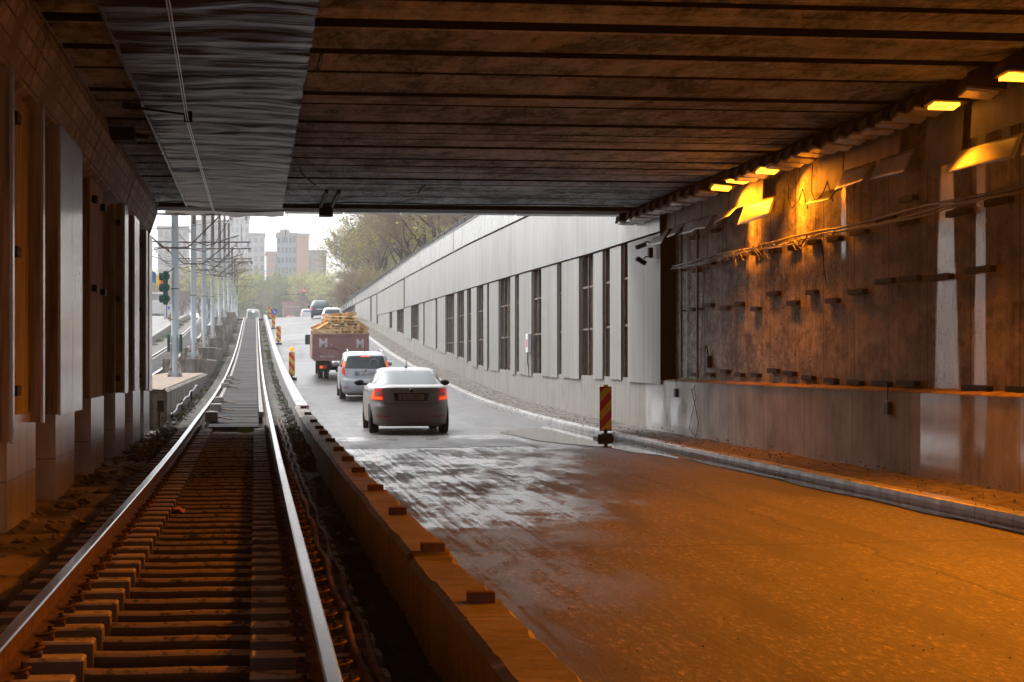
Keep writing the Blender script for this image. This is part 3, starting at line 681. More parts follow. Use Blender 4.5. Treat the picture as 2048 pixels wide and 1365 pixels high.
# small things hanging from the ceiling
def hang(name, label, cat, pts, r, mat='bracket', n=6):
    mb = MB(); mb.tube(pts, r, n); return tag(mb.build(name, M[mat]), label, cat)
hang('bent_rod', 'bent black rod hanging from the ceiling just right of the metal cover', 'rod', [(.75, 33.7, 4.87), (.77, 33.9, 4.80), (.9, 34.6, 4.76), (1.05, 35.4, 4.73)], .014)
hang('bent_rod', 'short thin hook hanging from the middle of the ceiling', 'rod', [(3.13, 36.6, 4.87), (3.05, 36.7, 4.82), (3.0, 37.0, 4.74)], .012)
hang('ceiling_strap', 'short black strap fixed across two ceiling slabs beside the metal cover', 'strap', [(.70, 21.2, 4.86), (.70, 21.9, 4.84), (.70, 22.5, 4.86)], .022)
mb = MB(); mb.box(1.32, 1.37, 37.8, 41.8, 4.78, 4.86); mb.box(1.55, 1.60, 37.8, 41.8, 4.78, 4.86); mb.box(1.32, 1.60, 41.4, 41.8, 4.62, 4.80)
tag(mb.build('ceiling_bracket', M['bracket']), 'dark forked steel bracket on the ceiling by the tunnel mouth', 'bracket')
hang('ceiling_cable', 'thin dark cable running across the ceiling close to the tunnel mouth', 'cable', [(-2.0, 40.6, 4.80), (-1.6, 40.5, 4.82), (-.5, 40.6, 4.79), (.6, 40.7, 4.78), (2, 40.6, 4.84), (4, 40.8, 4.83), (6, 40.7, 4.85), (7.6, 40.9, 4.84)], .012)
mb = MB(); mb.cbox(-2.02, -1.62, 27.6, 28.1, 4.62, 4.80, .02); mb.tube([(-2.0, 27.85, 4.72), (-1.45, 27.85, 4.70)], .035, 8)
tag(mb.build('cable_bracket', M['bracket']), 'stubby black bracket sticking out from the tiled beam under the ceiling', 'bracket')
# left tiled beam
mb = MB()
bp = [(-2.75, 4.86), (-2.75, 4.05), (-2.28, 4.02), (-2.10, 4.12), (-1.97, 4.50), (-1.93, 4.62), (-1.99, 4.86)]
mb.sweep(bp, [(0, Y, .0) for Y in yr(-7, 40.7, 2.0)], sm=False)
for Y in (26.0, 33.0, 40.0, 19):   # joint ribs
    mb.sweep([(a + (.012 if a > -2.5 else 0), b) for a, b in bp], [(0, Y, 0), (0, Y + .06, 0)])
tag(mb.build('wall_beam', M['beam'], origin='keep'), 'heavy tiled concrete beam along the top of the left tunnel wall', 'beam')
hang('wall_cable', 'thin cable following the upper edge of the left beam', 'cable', [(-1.965, Y, 4.84 + .012 * math.sin(Y * 1.9)) for Y in yr(8, 42, .8)], .009, 'cable')
# left wall: recess wall + pilasters (each a thing)
mb = MB(); mb.box(-3.0, -2.68, -32, 41.7, -.3, 4.2)
tag(mb.build('tunnel_wall', M['conc_dark'], origin='keep'), 'dark recessed wall behind the pilasters on the left of the tunnel', 'wall')
M['conc_orange'] = pm('rough_board_concrete', (.55, .50, .45), (.20, .17, .14), .8, 2.5, 0, .5, 30, stretch=(6, 6, .35), lo=.35, hi=.65)
where = ['nearest', 'second nearest, under the wide grey box', 'third nearest', 'fourth nearest', 'fifth nearest', 'at the tunnel mouth']
PL = [(17.9, 20.2), (22.2, 24.5), (26.95, 29.2), (31.6, 33.9), (36.1, 38.4), (39.6, 41.7)]
for i, (a, b) in enumerate(PL):
    t = thing('pilaster', 'pale slab-faced pilaster on the left tunnel wall, ' + where[i], 'pilaster', (-2.4, (a + b) / 2, 0), 0, 'pilasters of the left tunnel wall')
    mb = MB(); mb.box(-2.7, -2.15, a, b, -.2, 1.12); mb.build('base', M['pilaster'], t, world=True)
    mb = MB(); mb.box(-2.7, -2.17, a + .02, b - .02, 1.122, 4.06); mb.build('shaft', M['conc_orange'], t, world=True)
    random.seed(i)
    for z in (1.3, 2.55, 3.75):
        for y in (a + .35, b - .4):
            if random.random() < .85: mb = MB(); mb.box(-2.17, -2.10, y, y + .3, z, z + .09); mb.build('steel_bracket', M['bracket'], t, world=True)
for i in range(-4, 0):
    mb = MB(); a = 17.9 + i * 4.4; mb.box(-2.7, -2.15, a, a + 2.3, -.2, 4.06)
    tag(mb.build('pilaster', M['pilaster']), 'pilaster of the left wall behind the camera', 'pilaster', 'pilasters behind the camera')
# clad boxes over some pilasters
for (a, b, z0, label) in ((17.3, 17.45, .92, 'dark cladding panel edge at the left photo border'), (21.5, 24.2, 1.05, 'wide grey two-panel cladding box over the second pilaster'),
                          (19.75, 19.95, 1.02, 'thin dark cladding sheet beside the wide grey box'), (32.0, 32.9, 1.12, 'narrow dark-sided cladding box over the fourth pilaster'),
                          (34.6, 36.0, 1.12, 'pale cladding box over the fifth pilaster, third from the tunnel mouth'), (38.3, 38.75, 1.1, 'slim cladding strip, second from the tunnel mouth'), (39.35, 40.5, 1.05, 'last cladding box at the tunnel mouth')):
    t = thing('cladding_box', label, 'cladding', (-2.4, (a + b) / 2, z0), 0, 'metal cladding boxes on the left wall')
    mb = MB(); mb.box(-2.69, -2.06, a, b, z0, 4.1); mb.build('side', M['conc_orange'] if a < 30 else M['flap_dark'], t, world=True)
    mb = MB()
    n = 2 if b - a > 2 else 1
    for k in range(n): mb.box(-2.058, -2.03, a + .01 + k * (b - a) / n, a - .02 + (k + 1) * (b - a) / n, z0 - .01, 4.1)
    mb.build('front_panel', M['clad_in'], t, world=True)
# debris strip at foot of left wall
m = MB(); random.seed(17)
for i in range(420):
    Y = random.uniform(14, 44); X = random.uniform(-2.14, -1.55) if i % 3 else random.uniform(-2.12, -2.0); s = random.uniform(.01, .05)
    m.rbox((X, Y, .12 + random.uniform(-.02, .03)), (s * random.uniform(1, 3), s * random.uniform(1, 3), s * .5), (random.random() * .5, random.random() * .5, random.random() * 3))
o = stuff(m.build('rubble', M['dirt'], origin='keep')); tag(o, 'brown rubble and splinters at the foot of the left pilasters', 'rubble')
# dark stained asphalt-like patches on verge
# right wall inside the tunnel
rw = thing('tunnel_wall', 'stained right tunnel wall with board-marked concrete over a smoother base ledge', 'wall', (8.4, 20, 0))
mb = MB(); mb.box(8.2, 8.8, -32, 41.6, -.3, 1.22); mb.build('lower_wall', M['lower_wall'], rw, world=True)
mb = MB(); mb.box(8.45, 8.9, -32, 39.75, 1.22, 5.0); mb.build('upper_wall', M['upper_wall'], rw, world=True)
mb = MB(); random.seed(9)
mb.grid(lambda u, v: (8.19 + .262 * u, 8 + 31.6 * v, 1.222 + (.03 * u + .035 * fbm(u * 6, (8 + 31.6 * v) * 5)) * (1 if u > .06 else 0)), 8, 320)
M['ledge_dirt'] = pm('orange_dust', (.36, .25, .16), (.10, .07, .05), .95, 3, 0, .6, 30)
mb.build('dusty_ledge', M['ledge_dirt'], rw, world=True)
# steel brackets on that wall
mb = MB(); mb.box(-.20, 0, -.42, .42, -.045, .045); mb.box(-.2, -.19, -.42, .42, -.045, .06)
br0 = mb.build('wall_bracket', M['bracket'], origin='keep')
BR = [(37.9, 2.62, .22), (36.5, 2.66, .28), (35.3, 2.58, .3), (34.2, 2.62, .3), (33.05, 2.5, .3), (31.9, 2.72, .4), (30.7, 2.53, .34), (29.6, 2.66, .3), (28.5, 2.5, .33), (27.3, 2.59, .42), (26.05, 2.69, .42), (25.0, 2.68, .42), (23.9, 2.65, .5), (22.5, 2.68, .5),
      (37.8, 1.36, .25), (36.5, 1.37, .28), (35.3, 1.43, .3), (34.2, 1.38, .3), (33.05, 1.38, .3), (31.9, 1.46, .34), (30.9, 1.42, .36), (29.8, 1.36, .34), (28.6, 1.33, .34), (27.4, 1.31, .36), (26.2, 1.31, .42), (25.1, 1.33, .42), (22.6, 1.29, .5), (21.2, 1.29, .5),
      (37.6, 3.36, .3), (36.4, 3.45, .3), (35.2, 3.45, .3), (34.1, 3.42, .3), (33.0, 3.45, .3), (31.8, 3.42, .34), (30.6, 3.4, .34), (29.5, 3.42, .3), (28.4, 3.4, .33), (27.2, 3.42, .42), (26.0, 3.52, .42), (25.1, 3.42, .42), (23.2, 3.4, .45), (21.9, 3.43, .45), (25.1, 3.72, .34), (37.8, 4.0, .3), (36.0, 4.02, .3)]
rows = {'m': 'middle', 'l': 'lowest', 'u': 'upper'}
for i, (Y, z, h) in enumerate(BR):
    o = br0 if i == 0 else dup(br0)
    o.location = (8.452, Y, z); o.scale = (.4, h / .42 * .85, .72)
    rr = 'middle row' if 2.3 < z < 3 else ('bottom row, just above the ledge' if z < 2 else 'top row, under the cables')
    tag(o, 'dark steel angle bracket on the stained right wall, %s' % rr, 'wall bracket', 'steel brackets on the right wall, %s' % rr)
# frame posts near the end of the bare wall
for (Y, lab) in ((38.75, 'left of the two thin vertical steel posts on the bare right wall'), (37.3, 'right of the two thin vertical steel posts on the bare right wall')):
    mb = MB(); mb.box(8.33, 8.37, Y - .03, Y + .03, 1.3, 4.25); mb.box(8.33, 8.449, Y - .02, Y + .02, 2.6, 2.64); mb.box(8.33, 8.449, Y - .02, Y + .02, 3.4, 3.44)
    tag(mb.build('wall_post', M['post']), lab, 'post')
# long cables
def sagline(z0, amp, ph, X=8.30, y0=10, y1=39.3):
    return [(X + .015 * math.sin(Y * 1.3 + ph), Y, z0 + amp * math.sin(Y * 1.1 + ph) + .004 * math.sin(Y * 4 + ph)) for Y in yr(y0, y1, .35)]
CL = ['upper', 'middle', 'lower']
for i, (z0, r) in enumerate(((3.53, .022), (3.465, .018), (3.44, .010))):
    mb = MB(); mb.tube(sagline(z0, .018, i * 1.3, 8.28 - .02 * i), r, 6); tag(mb.build('wall_cable', M['cable']), '%s grey cable of the bundle running along the right wall' % CL[i], 'cable')
random.seed(41); mb = MB()
for k in range(26):
    Y = random.uniform(27.5, 36.5); L = random.uniform(.4, 1.6); d = random.uniform(.05, .22); a0 = random.uniform(-.03, .05)
    mb.tube([(8.25 - .03 * random.random(), Y + L * t, 3.5 + a0 - d * 4 * t * (1 - t) * (1 + .4 * math.sin(t * 9 + k))) for t in [q / 8 for q in range(9)]], .008, 4)
tag(mb.build('tangled_wires', M['cable']), 'tangle of thin loose wires drooping under the right wall cables', 'wires')
hang('loose_wire', 'thin black wire hanging from the cables right of the bright lamp stain', 'wire', [(8.3, 28.7, 3.4), (8.3, 28.6, 3.0), (8.3, 28.45, 2.75), (8.3, 28.3, 2.6)], .010, 'black')
hang('loose_wire', 'curly thin wire hanging down the right wall base beside the two posts', 'wire', [(8.35, 36.7, 3.3), (8.33, 36.8, 2.4), (8.33, 36.9, 1.5), (8.17, 36.8, 1.1), (8.15, 36.5, .95), (8.15, 36.9, .6), (8.15, 37.1, .35), (8.15, 36.6, .2), (8.15, 36.3, .45), (8.15, 36.6, .8), (8.15, 36.9, 1.1)], .007, 'black')
for (Y, z, lab) in ((38.4, 1.0, 'small black junction box hanging under the two posts on the right wall'), (25.2, 1.0, 'small dark junction box on the lower right wall near the white streak')):
    t = thing('junction_box', lab, 'junction box', (8.17, Y, z)); mb = MB(); mb.cbox(-.03, .03, -.08, .08, -.08, .09, .01); mb.build('casing', M['black'], t)
    mb = MB(); mb.tube([(0, 0, .09), (.01, .02, .3)], .007, 4); mb.build('lead', M['black'], t)
t = thing('wall_hook', 'small box with a hooked pipe on the bare right wall beside the posts', 'hook', (8.42, 36.6, 1.5)); mb = MB(); mb.cbox(-.06, .03, -.1, .1, 0, .22, .01); mb.build('casing', M['bracket'], t)
mb = MB(); mb.tube([(-.02, 0, .22), (-.03, .02, .36), (-.03, .12, .42), (-.03, .2, .36), (-.03, .16, .3)], .014, 6); mb.build('pipe', M['bracket'], t)
# cctv cameras and small box on the cladding
for (z, lab) in ((4.03, 'upper dark surveillance camera on the last pale panel of the right wall'), (3.72, 'lower dark surveillance camera on the last pale panel of the right wall')):
    t = thing('cctv_camera', lab, 'camera', (8.06, 40.6, z)); mb = MB(); mb.tube([(.06, 0, .05), (-.05, 0, .06), (-.1, 0, .02)], .015, 6); mb.build('arm', M['bracket'], t)
    mb = MB(); mb.rbox((-.16, -.02, -.03), (.22, .09, .085), (0, -.35 if z > 4 else .5, .3)); mb.build('body', M['black'], t)
mb = MB(); mb.cbox(8.0, 8.09, 40.25, 40.4, 3.75, 3.95, .01); tag(mb.build('junction_box', M['bracket']), 'small dark box between the two surveillance cameras', 'junction box')

# ------------------------------------------------------------------ lamp strip
def fixture_parts(t, lit, broken=False):
    mb = MB()   # trapezoid housing, open side down; long axis across the tunnel (x), with wrapped bands
    L = .19
    pr = [(-.20, .0), (-.18, .13), (-.02, .22), (.17, .22), (.24, .05), (.24, .0)]
    a = [(x, -L, z) for x, z in pr]; b = [(x, L, z) for x, z in pr]; n = len(pr)
    mb.add(a + b, [tuple(range(n)), tuple(range(2 * n - 1, n - 1, -1))] + [(i, i + n, (i + 1) % n + n, (i + 1) % n) for i in range(n)])
    mb.build('housing', M['housing'], t)
    mb = MB()
    for y in (-L - .02, L - .03):
        mb = MB(); mb.sweep([(x * 1.05, z * 1.08 + .004) for x, z in pr], [(0, y, 0), (0, y + .05, 0)]); mb.build('band', M['bracket'], t)
    mb = MB()
    if lit: mb.box(-.15, .15, -.13, .13, -.035, -.004)
    else: mb.rbox((0, 0, -.022), (.36, .27, .035), (0, 0, 0))
    mb.build('lamp_glass', M['lamp_on'] if lit else M['glass_off'], t)
    if lit:
        ld = bpy.data.lights.new('sodium_lamp', 'AREA'); ld.shape = 'RECTANGLE'; ld.size = .2; ld.size_y = .1; ld.energy = LAMP_W; ld.color = (1, .26, .008)
        lo = bpy.data.objects.new('lamp_light', ld); COL.objects.link(lo); lo.parent = t; lo.location = (-.01, 0, -.06); lo.rotation_euler = (R(-10), R(28), 0); ld.spread = R(116)
LIT = {33.5: 'lit orange lamp, closest to the tunnel mouth', 30.4: 'bright lit orange lamp above the wires, third of the lit ones from the tunnel mouth', 22.35: 'lit orange lamp left of the one at the photo edge', 20.1: 'glaring lit orange lamp at the right photo edge', 32.35: 'half-lit lamp hanging askew between two lit lamps'}
FX = [42.3, 41.2, 40.55, 39.7, 39.05, 38.4, 37.65, 36.8, 36.15, 35.4, 34.6, 33.5, 32.35, 31.7, 31.1, 30.4, 29.65, 29.05, 28.5, 27.95, 27.3, 26.65, 26.05, 25.45, 24.85, 24.25, 23.6, 23.0, 22.35, 21.25, 20.1, 18.9]
FX += [17.6, 15.2, 12.8, 10.4, 8.0, 5.6, 3.2, .8, -1.6, -4]
off0 = None; on0 = None; random.seed(77)
for i, Y in enumerate(FX):
    lit = Y in LIT or (Y < 18 and Y not in (17.6, 12.8, 8.0, 3.2, -1.6, .8))
    z = 4.60 + random.uniform(-.02, .015); tilt = (-.11 + random.uniform(-.05, .05), .05 + random.uniform(-.04, .04), random.uniform(-.04, .04))
    if Y == 32.35: tilt = (-.02, .08, .1)
    if lit:
        lab = LIT.get(Y, 'lit orange tunnel lamp behind the camera')
        if on0 is None:
            on0 = thing('tunnel_lamp', lab, 'lamp', (7.92, Y, z), 0, 'lit sodium lamps of the tunnel'); fixture_parts(on0, True); o = on0
        else: o = dup(on0, (7.92, Y, z), None, lab)
        for c in o.children:
            if c.type != 'LIGHT': continue
            c.data = c.data.copy()
            if Y in (33.5, 32.35, 30.4): c.data.energy = LAMP_W * (.34 if Y != 32.35 else .08); c.data.size = .32; c.data.size_y = .3; c.data.spread = R(165); c.rotation_euler = (R(-10), R(-4), 0)
            else: c.data.energy = LAMP_W * (1.4 if Y < 18 else .7); c.data.spread = R(116); c.rotation_euler = (R(-10), R(28), 0)
    else:
        lab = 'unlit lamp with a frosted glass in the row along the right of the ceiling'
        if off0 is None:
            off0 = thing('tunnel_lamp', lab, 'lamp', (7.92, Y, z), 0, 'unlit lamps of the row along the ceiling'); fixture_parts(off0, False); o = off0
        else: o = dup(off0, (7.92, Y, z), None, lab)
    o.rotation_euler = tilt
# fascia board and bent flaps beneath the lamps
FP = [(38.9, 42.3, 4.28, 0), (36.6, 38.85, 4.26, 0), (34.4, 36.55, 4.25, 0), (32.0, 34.3, 4.26, 0), (27.5, 28.8, 4.05, 0), (25.0, 27.45, 4.25, 0), (22.7, 24.0, 3.98, 0), (16.2, 22.4, 4.2, 0), (8, 16, 4.2, 0), (-10, 7.8, 4.2, 0)]
fl = ['next to the tunnel mouth', 'second from the tunnel mouth', 'third from the tunnel mouth', 'below the two left lit lamps', 'short square one right of the hanging wires', 'in the middle of the lamp row', 'long drooping square one right of the middle', 'at the right photo edge', 'behind the camera', 'far behind the camera']
for i, (a, b, zb, _) in enumerate(FP):
    mb = MB(); mb.rbox((8.27, (a + b) / 2, (4.62 + zb) / 2), (.018, b - a - .03, 4.62 - zb), (0, .06, 0))
    tag(mb.build('fascia_board', M['flap_dark']), 'brown-grey fascia board under the lamps, ' + fl[i], 'fascia board', 'fascia boards under the lamps')
FL = [(39.3, 40.6, 4.26, .9, .30), (37.8, 38.8, 4.27, 1.2, .24), (36.6, 37.7, 4.27, 1.15, .24), (35.4, 36.5, 4.25, 1.1, .26), (33.6, 34.9, 4.25, 1.2, .2), (31.0, 33.1, 4.24, .85, .30), (27.55, 28.75, 4.06, 1.5, .2), (25.9, 27.4, 4.27, .8, .26), (24.3, 25.75, 4.27, 1.0, .26), (20.7, 22.7, 4.06, .5, .26), (18.6, 20.6, 4.08, .5, .26), (17.6, 18.5, 4.25, .9, .3)]
fn_ = ['crumpled flap at the tunnel mouth', 'first of three equal pale flaps near the tunnel mouth', 'second of three equal pale flaps near the tunnel mouth', 'third of three equal pale flaps near the tunnel mouth', 'small shaded flap left of the bright bent one', 'bright bent flap under the lit lamps', 'square low flap beside the hanging wires', 'left of the two pale flaps in mid row', 'right of the two pale flaps in mid row', 'large orange-lit flap right of the lit lamp', 'large flap at the right photo edge', 'flap beyond the right photo edge']
random.seed(5)
for i, (a, b, z, t, wd) in enumerate(FL):
    def ff(u, v, a=a, b=b, z=z, t=t, wd=wd, i=i):
        bend = (.45 + .35 * (t - .8)) + .16 * math.sin(i * 2.1 + v * 1.2) ; q = wd * (u if u < 1 else 1) * 1.15
        return (8.23 - q * math.sin(bend) * 1.0, a + (b - a) * v + .05 * u * math.sin(i * 1.7), z + .02 - q * math.cos(bend) - .012 * math.sin(v * 3.1 + i) * u)
    mb = MB(); mb.grid(ff, 6, 12)
    o = mb.build('metal_flap', M['flap']); sdf = o.modifiers.new('thickness', 'SOLIDIFY'); sdf.thickness = .006
    tag(o, 'bent sheet metal ' + fn_[i], 'metal flap', 'bent metal flaps under the lamp row')
for (Y, lab) in ((29.2, 'left of the two torn wires hanging in the gap between flaps'), (27.9, 'right of the two torn wires hanging in the gap between flaps')):
    hang('torn_wire', lab, 'wire', [(8.1, Y + .6, 4.5), (8.1, Y + .65, 4.1), (8.12, Y + .5, 3.95), (8.15, Y + .2, 4.05), (8.15, Y, 4.2), (8.2, Y - .1, 3.9)], .008, 'black')
# unseen open back end; pale road added to bounce daylight inside
mb = MB(); mb.box(-14.9, 9.2, -400, -32.02, -.4, -.02); mb.box(-14.9, -3.31, -32, 20, -.4, -.02); struct(mb.build('unseen_bounce_road', pm('pale_bounce_road', (.55, .55, .54), (.42, .42, .42), .6, .5), origin='keep'))
mb = MB(); mb.box(-3.3, -3.01, -32, 42.2, -.5, 6.1); mb.box(-9, -3.0, 41.7, 42.2, -1, 6.1); mb.box(-16, -9, 41.7, 42.2, -1, 6.5)
tag(mb.build('abutment', M['conc_dark'], origin='keep'), 'concrete abutment left of the tunnel mouth', 'abutment')
mb = MB(); mb.box(1.2, 8.2, -32, 42, -.6, -.3); mb.box(-3, 1.2, -32, 43, -.6, -.3); struct(mb.build('sub_base', M['conc_dark'], origin='keep'))

# ================================================================== RIGHT RETAINING WALL OF THE RAMP
wt = thing('retaining_wall', 'long right retaining wall of the ramp clad in pale metal bands and vertical panels over a concrete base', 'wall', (8.4, 60, 0))
L1 = [(39.8, 5.93), (59, 5.98), (76, 6.12), (109, 6.2), (132, 6.2), (165, 6.33), (200, 6.4)]
L2 = [(39.8, 4.24), (48, 4.25), (61, 4.34), (84, 4.46), (108, 4.56), (134, 4.75)]
TOP = [(39.8, 6.9), (72, 6.95), (99, 7.05), (132, 6.92), (158, 6.85), (195, 6.72), (230, 6.9)]
PB = [(39.8, 1.24), (60, 1.26), (72, 1.4), (84, 1.95), (96, 2.45), (108, 2.98), (120, 3.6), (134, 4.2), (150, 4.85), (174, 5.8), (195, 6.3)]
mb = MB()
for a, b in zip(yr(41.6, 230, 3)[:-1], yr(41.6, 230, 3)[1:]):
    zb0, zb1 = lerp(KERB, a) - .3, lerp(KERB, b) - .3; t0, t1 = min(lerp(PB, a) + .02, lerp(TOP, a)), min(lerp(PB, b) + .02, lerp(TOP, b))
    x = 8.2
    mb.add([(x, a, zb0), (x, b, zb1), (x, b, t1), (x, a, t0), (8.62, a, t0), (8.62, b, t1)], [(0, 3, 2, 1), (3, 4, 5, 2)])
mb.build('concrete_base', M['conc_base'], wt, world=True)
mb = MB(); mb.box(8.44, 8.6, 39.8, 232, 1.0, 6.9)
M['recess'] = concrete('recess_concrete', (.20, .17, .14), (.05, .04, .035))
mb.build('recess_wall', M['recess'], wt, world=True)
def band(y0, y1, lo, hi, x, st=3.0, th=.06, mb=None):
    Y = yr(y0, y1, st)
    vs = [(x, y, lo(y)) for y in Y] + [(x, y, hi(y)) for y in Y] + [(x + th, y, lo(y)) for y in Y]; n = len(Y)
    fs = [(i, i + 1, n + i + 1, n + i) for i in range(n - 1)] + [(2 * n + i, 2 * n + i + 1, i + 1, i) for i in range(n - 1)]
    fs = [f[::-1] for f in fs]
    vs += [(x + th, y0, hi(y0)), (x + th, y1, hi(y1))]; k = len(vs)
    fs += [(0, n, k - 2, 2 * n), (n - 1, 3 * n - 1, k - 1, 2 * n - 1)]
    mb.add(vs, fs)
mb = MB(); segs = [(39.8, 81.8), (81.9, 99), (99.1, 168), (168.6, 172), (172.5, 196)]
for i, (a, b) in enumerate(segs): band(a, b, lambda y: lerp(L1, y) + .03, lambda y: lerp(TOP, y), 8.10 - .006 * (i % 2), mb=mb)
mb.build('upper_band', M['clad_a'], wt, world=True)
mb = MB(); band(39.8, 109.3, lambda y: lerp(L2, y) + .02, lambda y: lerp(L1, y) - .02, 8.13, mb=mb)
mb.build('middle_band', M['clad_b'], wt, world=True)
mb = MB(); mb.box(8.14, 8.44, 39.76, 39.79, 1.24, 4.9); mb.build('end_return', M['bracket'], wt, world=True)
mb = MB(); mb.box(8.10, 8.6, 39.7, 44.5, 6.905, 6.95); band(39.8, 200, lambda y: lerp(TOP, y) + .003, lambda y: lerp(TOP, y) + .05, 8.07, th=.6, mb=mb)
mb.build('coping', M['conc_dark'], wt, world=True)
# vertical panels, each its own part
PX = [(39.82, 43.4), (44.3, 45.7), (46.7, 48.0), (50.1, 53.0), (53.9, 56.9), (59.0, 61.8), (62.7, 63.8), (67.1, 69.8), (70.4, 71.6), (73.7, 75.6), (77.2, 78.3), (81.0, 82.2), (86.0, 89.8), (90.8, 96.7), (97.5, 100.2), (105.2, 110.2), (115.8, 119.9), (122.3, 133.6)]
pi = 0
for (a, b) in PX:
    mb = MB(); ztop = (lambda y: lerp(L2, y) - .02) if a < 130 else (lambda y: lerp(L1, y) - .02)
    n = 2 if (b - a) > 2.4 and b < 62 else 1
    for k in range(n):
        aa = a + k * (b - a) / n; bb = a + (k + 1) * (b - a) / n - (.015 if n > 1 else 0)
        j = .02 * math.sin(a * 5 + k); band(aa, bb, lambda y: lerp(PB, y) - .06 + j, ztop, 8.15 + (.012 if (pi % 3) else 0), th=.25, mb=mb)
    mb.build('panel', M['clad_c'], wt, world=True); pi += 1
for (a, b) in ((110.2, 134), (135.0, 140.5), (142.3, 164.0)):
    mb = MB(); band(a, b, (lambda y: lerp(L2, y)) if a < 115 else (lambda y: lerp(PB, y) - .05), lambda y: lerp(L1, y) - .02, 8.135, th=.25, mb=mb); mb.build('panel', M['clad_c'], wt, world=True)
# frames in the gaps
mb = MB(); random.seed(4)
allp = sorted(PX); 
for (p, q) in zip(allp, allp[1:]):
    a, b = p[1], q[0]
    if b - a < .5: continue
    n = max(1, int((b - a) / .9))
    for k in range(n + 1):
        y = a + .12 + (b - a - .2) * k / max(1, n)
        mb.box(8.22, 8.27, y - .03, y + .03, lerp(PB, y), lerp(L2, y))
    for z in (2.4, 3.45):
        if z > lerp(PB, a) + .3: mb.box(8.24, 8.28, a, b, z, z + .05)
mb.build('frame', M['post'], wt, world=True)
# things on that wall
t = thing('fire_cabinet', 'small white box with a red mark on the pale wall panels, above a pipe', 'cabinet', (8.10, 59.2, 1.9)); mb = MB(); mb.cbox(-.05, .05, -.25, .25, 0, .55, .01); mb.build('box', M['white'], t)
mb = MB(); mb.box(-.056, -.051, -.14, .14, .16, .38); mb.build('red_mark', pm('faded_red', (.5, .2, .18), (.42, .17, .15)), t); mb = MB(); mb.tube([(0, .1, 0), (0, .1, -.35), (0, -.1, -.4), (0, -.1, -.75)], .025, 6); mb.build('pipe', M['post'], t)
# fence above the wall
ft = thing('wall_fence', 'dark mesh fence standing on top of the right retaining wall', 'fence', (8.75, 90, 6.9))
mb = MB(); random.seed(6)
for a in yr(60, 190, .28)[:-1]: mb.box(8.74, 8.76, a, a + .17, 6.75, 7.62)
M['fence'] = pm('dark_fence_metal', (.05, .05, .055), (.03, .03, .032), .6, 4, .2, 0)
mb.build('slats', M['fence'], ft, world=True); mb = MB()
for y in yr(60, 190, 3.0): mb.box(8.71, 8.79, y - .04, y + .04, 6.7, 7.68)
mb.box(8.73, 8.77, 60, 190, 7.64, 7.69); mb.build('posts_and_rail', M['fence'], ft, world=True)

# ================================================================== MASTS, WIRES
def mast(Y, zb, label, H=9.2, arm=True, seed=0, lod=0):
    random.seed(seed); zr = lerp(RAIL, Y); X = -2.7
    t = thing('catenary_mast', label, 'mast', (X, Y, zb), 0, 'pale catenary masts between the two tracks')
    mb = MB(); q = 8; r0, r1 = .125, .115
    mb.tube([(0, 0, .0), (0, 0, H - 3.6)], [r0, r1 * 1.02], q); mb.build('pole', M['mast'], t)
    mb = MB(); mb.tube([(0, 0, H - 3.6), (0, 0, H)], [.115, .10], q); mb.build('upper_pole', M['arm'] if Y > 80 else M['mast'], t)
    mb = MB()
    for a in range(4):
        c, s = math.cos(a * math.pi / 2 + .78), math.sin(a * math.pi / 2 + .78)
        mb.add([(c * .1, s * .1, 0), (c * .36, s * .36, 0), (c * .13, s * .13, .95), (c * .1 + s * .02, s * .1 - c * .02, 0), (c * .36 + s * .02, s * .36 - c * .02, 0), (c * .13 + s * .02, s * .13 - c * .02, .95)], [(0, 1, 2), (3, 5, 4), (0, 2, 5, 3), (1, 4, 5, 2), (0, 3, 4, 1)])
    mb.box(-.3, .3, -.3, .3, 0, .03); mb.build('foot', M['mast_foot'], t)
    if not arm: return t
    b = zr - zb
    hz, rz_ = b + 5.72 + random.uniform(-.1, .15), b + 4.62 + random.uniform(-.08, .1)
    mb = MB(); mb.tube([(0, 0, rz_ - .03), (0, 0, rz_ + .03)], .15, q)
    mb.tube([(0, 0, rz_ - 1.4), (0, 0, rz_ - 1.37)], .135, q); mb.build('ring_clamp', M['arm'], t)
    for s in (1, -1):
        xe = 2.5 if s > 0 else -2.6
        mb = MB(); mb.tube([(s * .12, 0, rz_), (s * .45, 0, rz_ + .04), (s * 1.55, 0, hz)], .028, 6)
        mb.tube([(s * .1, 0, hz), (xe, 0, hz + .03)], .034, 6)
        mb.tube([(s * .6, 0, rz_ + .25), (s * 1.1, 0, rz_ + .1), (s * 2.15, 0, rz_ + .45)], .018, 5)
        mb.tube([(s * .3, 0, rz_ + .02), (s * 1.0, 0, rz_ - .12), (s * 1.35, 0, rz_ + .15), (s * 1.9, 0, hz)], .014, 5)
        mb.build('bracket_arm', M['arm'], t)
        for (x, z, d) in ((s * .30, rz_ + .02, 1), (s * .32, hz, 1), (s * 1.9, hz - .12, 0), (xe * .96, hz - .1, 0)):
            mb = MB()
            for k in range(3):
                p = (x + (k - 1) * .06 * d, 0, z - (k - 1) * .06 * (1 - d)); mb.tube([(p[0] - .015 * d, 0, p[2] - .015 * (1 - d)), (p[0] + .015 * d, 0, p[2] + .015 * (1 - d))], .055, 7)
            mb.build('insulator', M['insul'], t)
    return t
MY = [69.0, 89.7, 108.2, 130.0, 155.4, 181, 210, 240, 272, 306]
ml = ['nearest of the row, carrying the traffic light', 'second from the tunnel', 'third from the tunnel', 'fourth from the tunnel', 'fifth from the tunnel', 'sixth from the tunnel', 'seventh from the tunnel', 'eighth, with a round white disc', 'ninth, at the top of the ramp', 'tenth and farthest, beyond the top of the ramp']
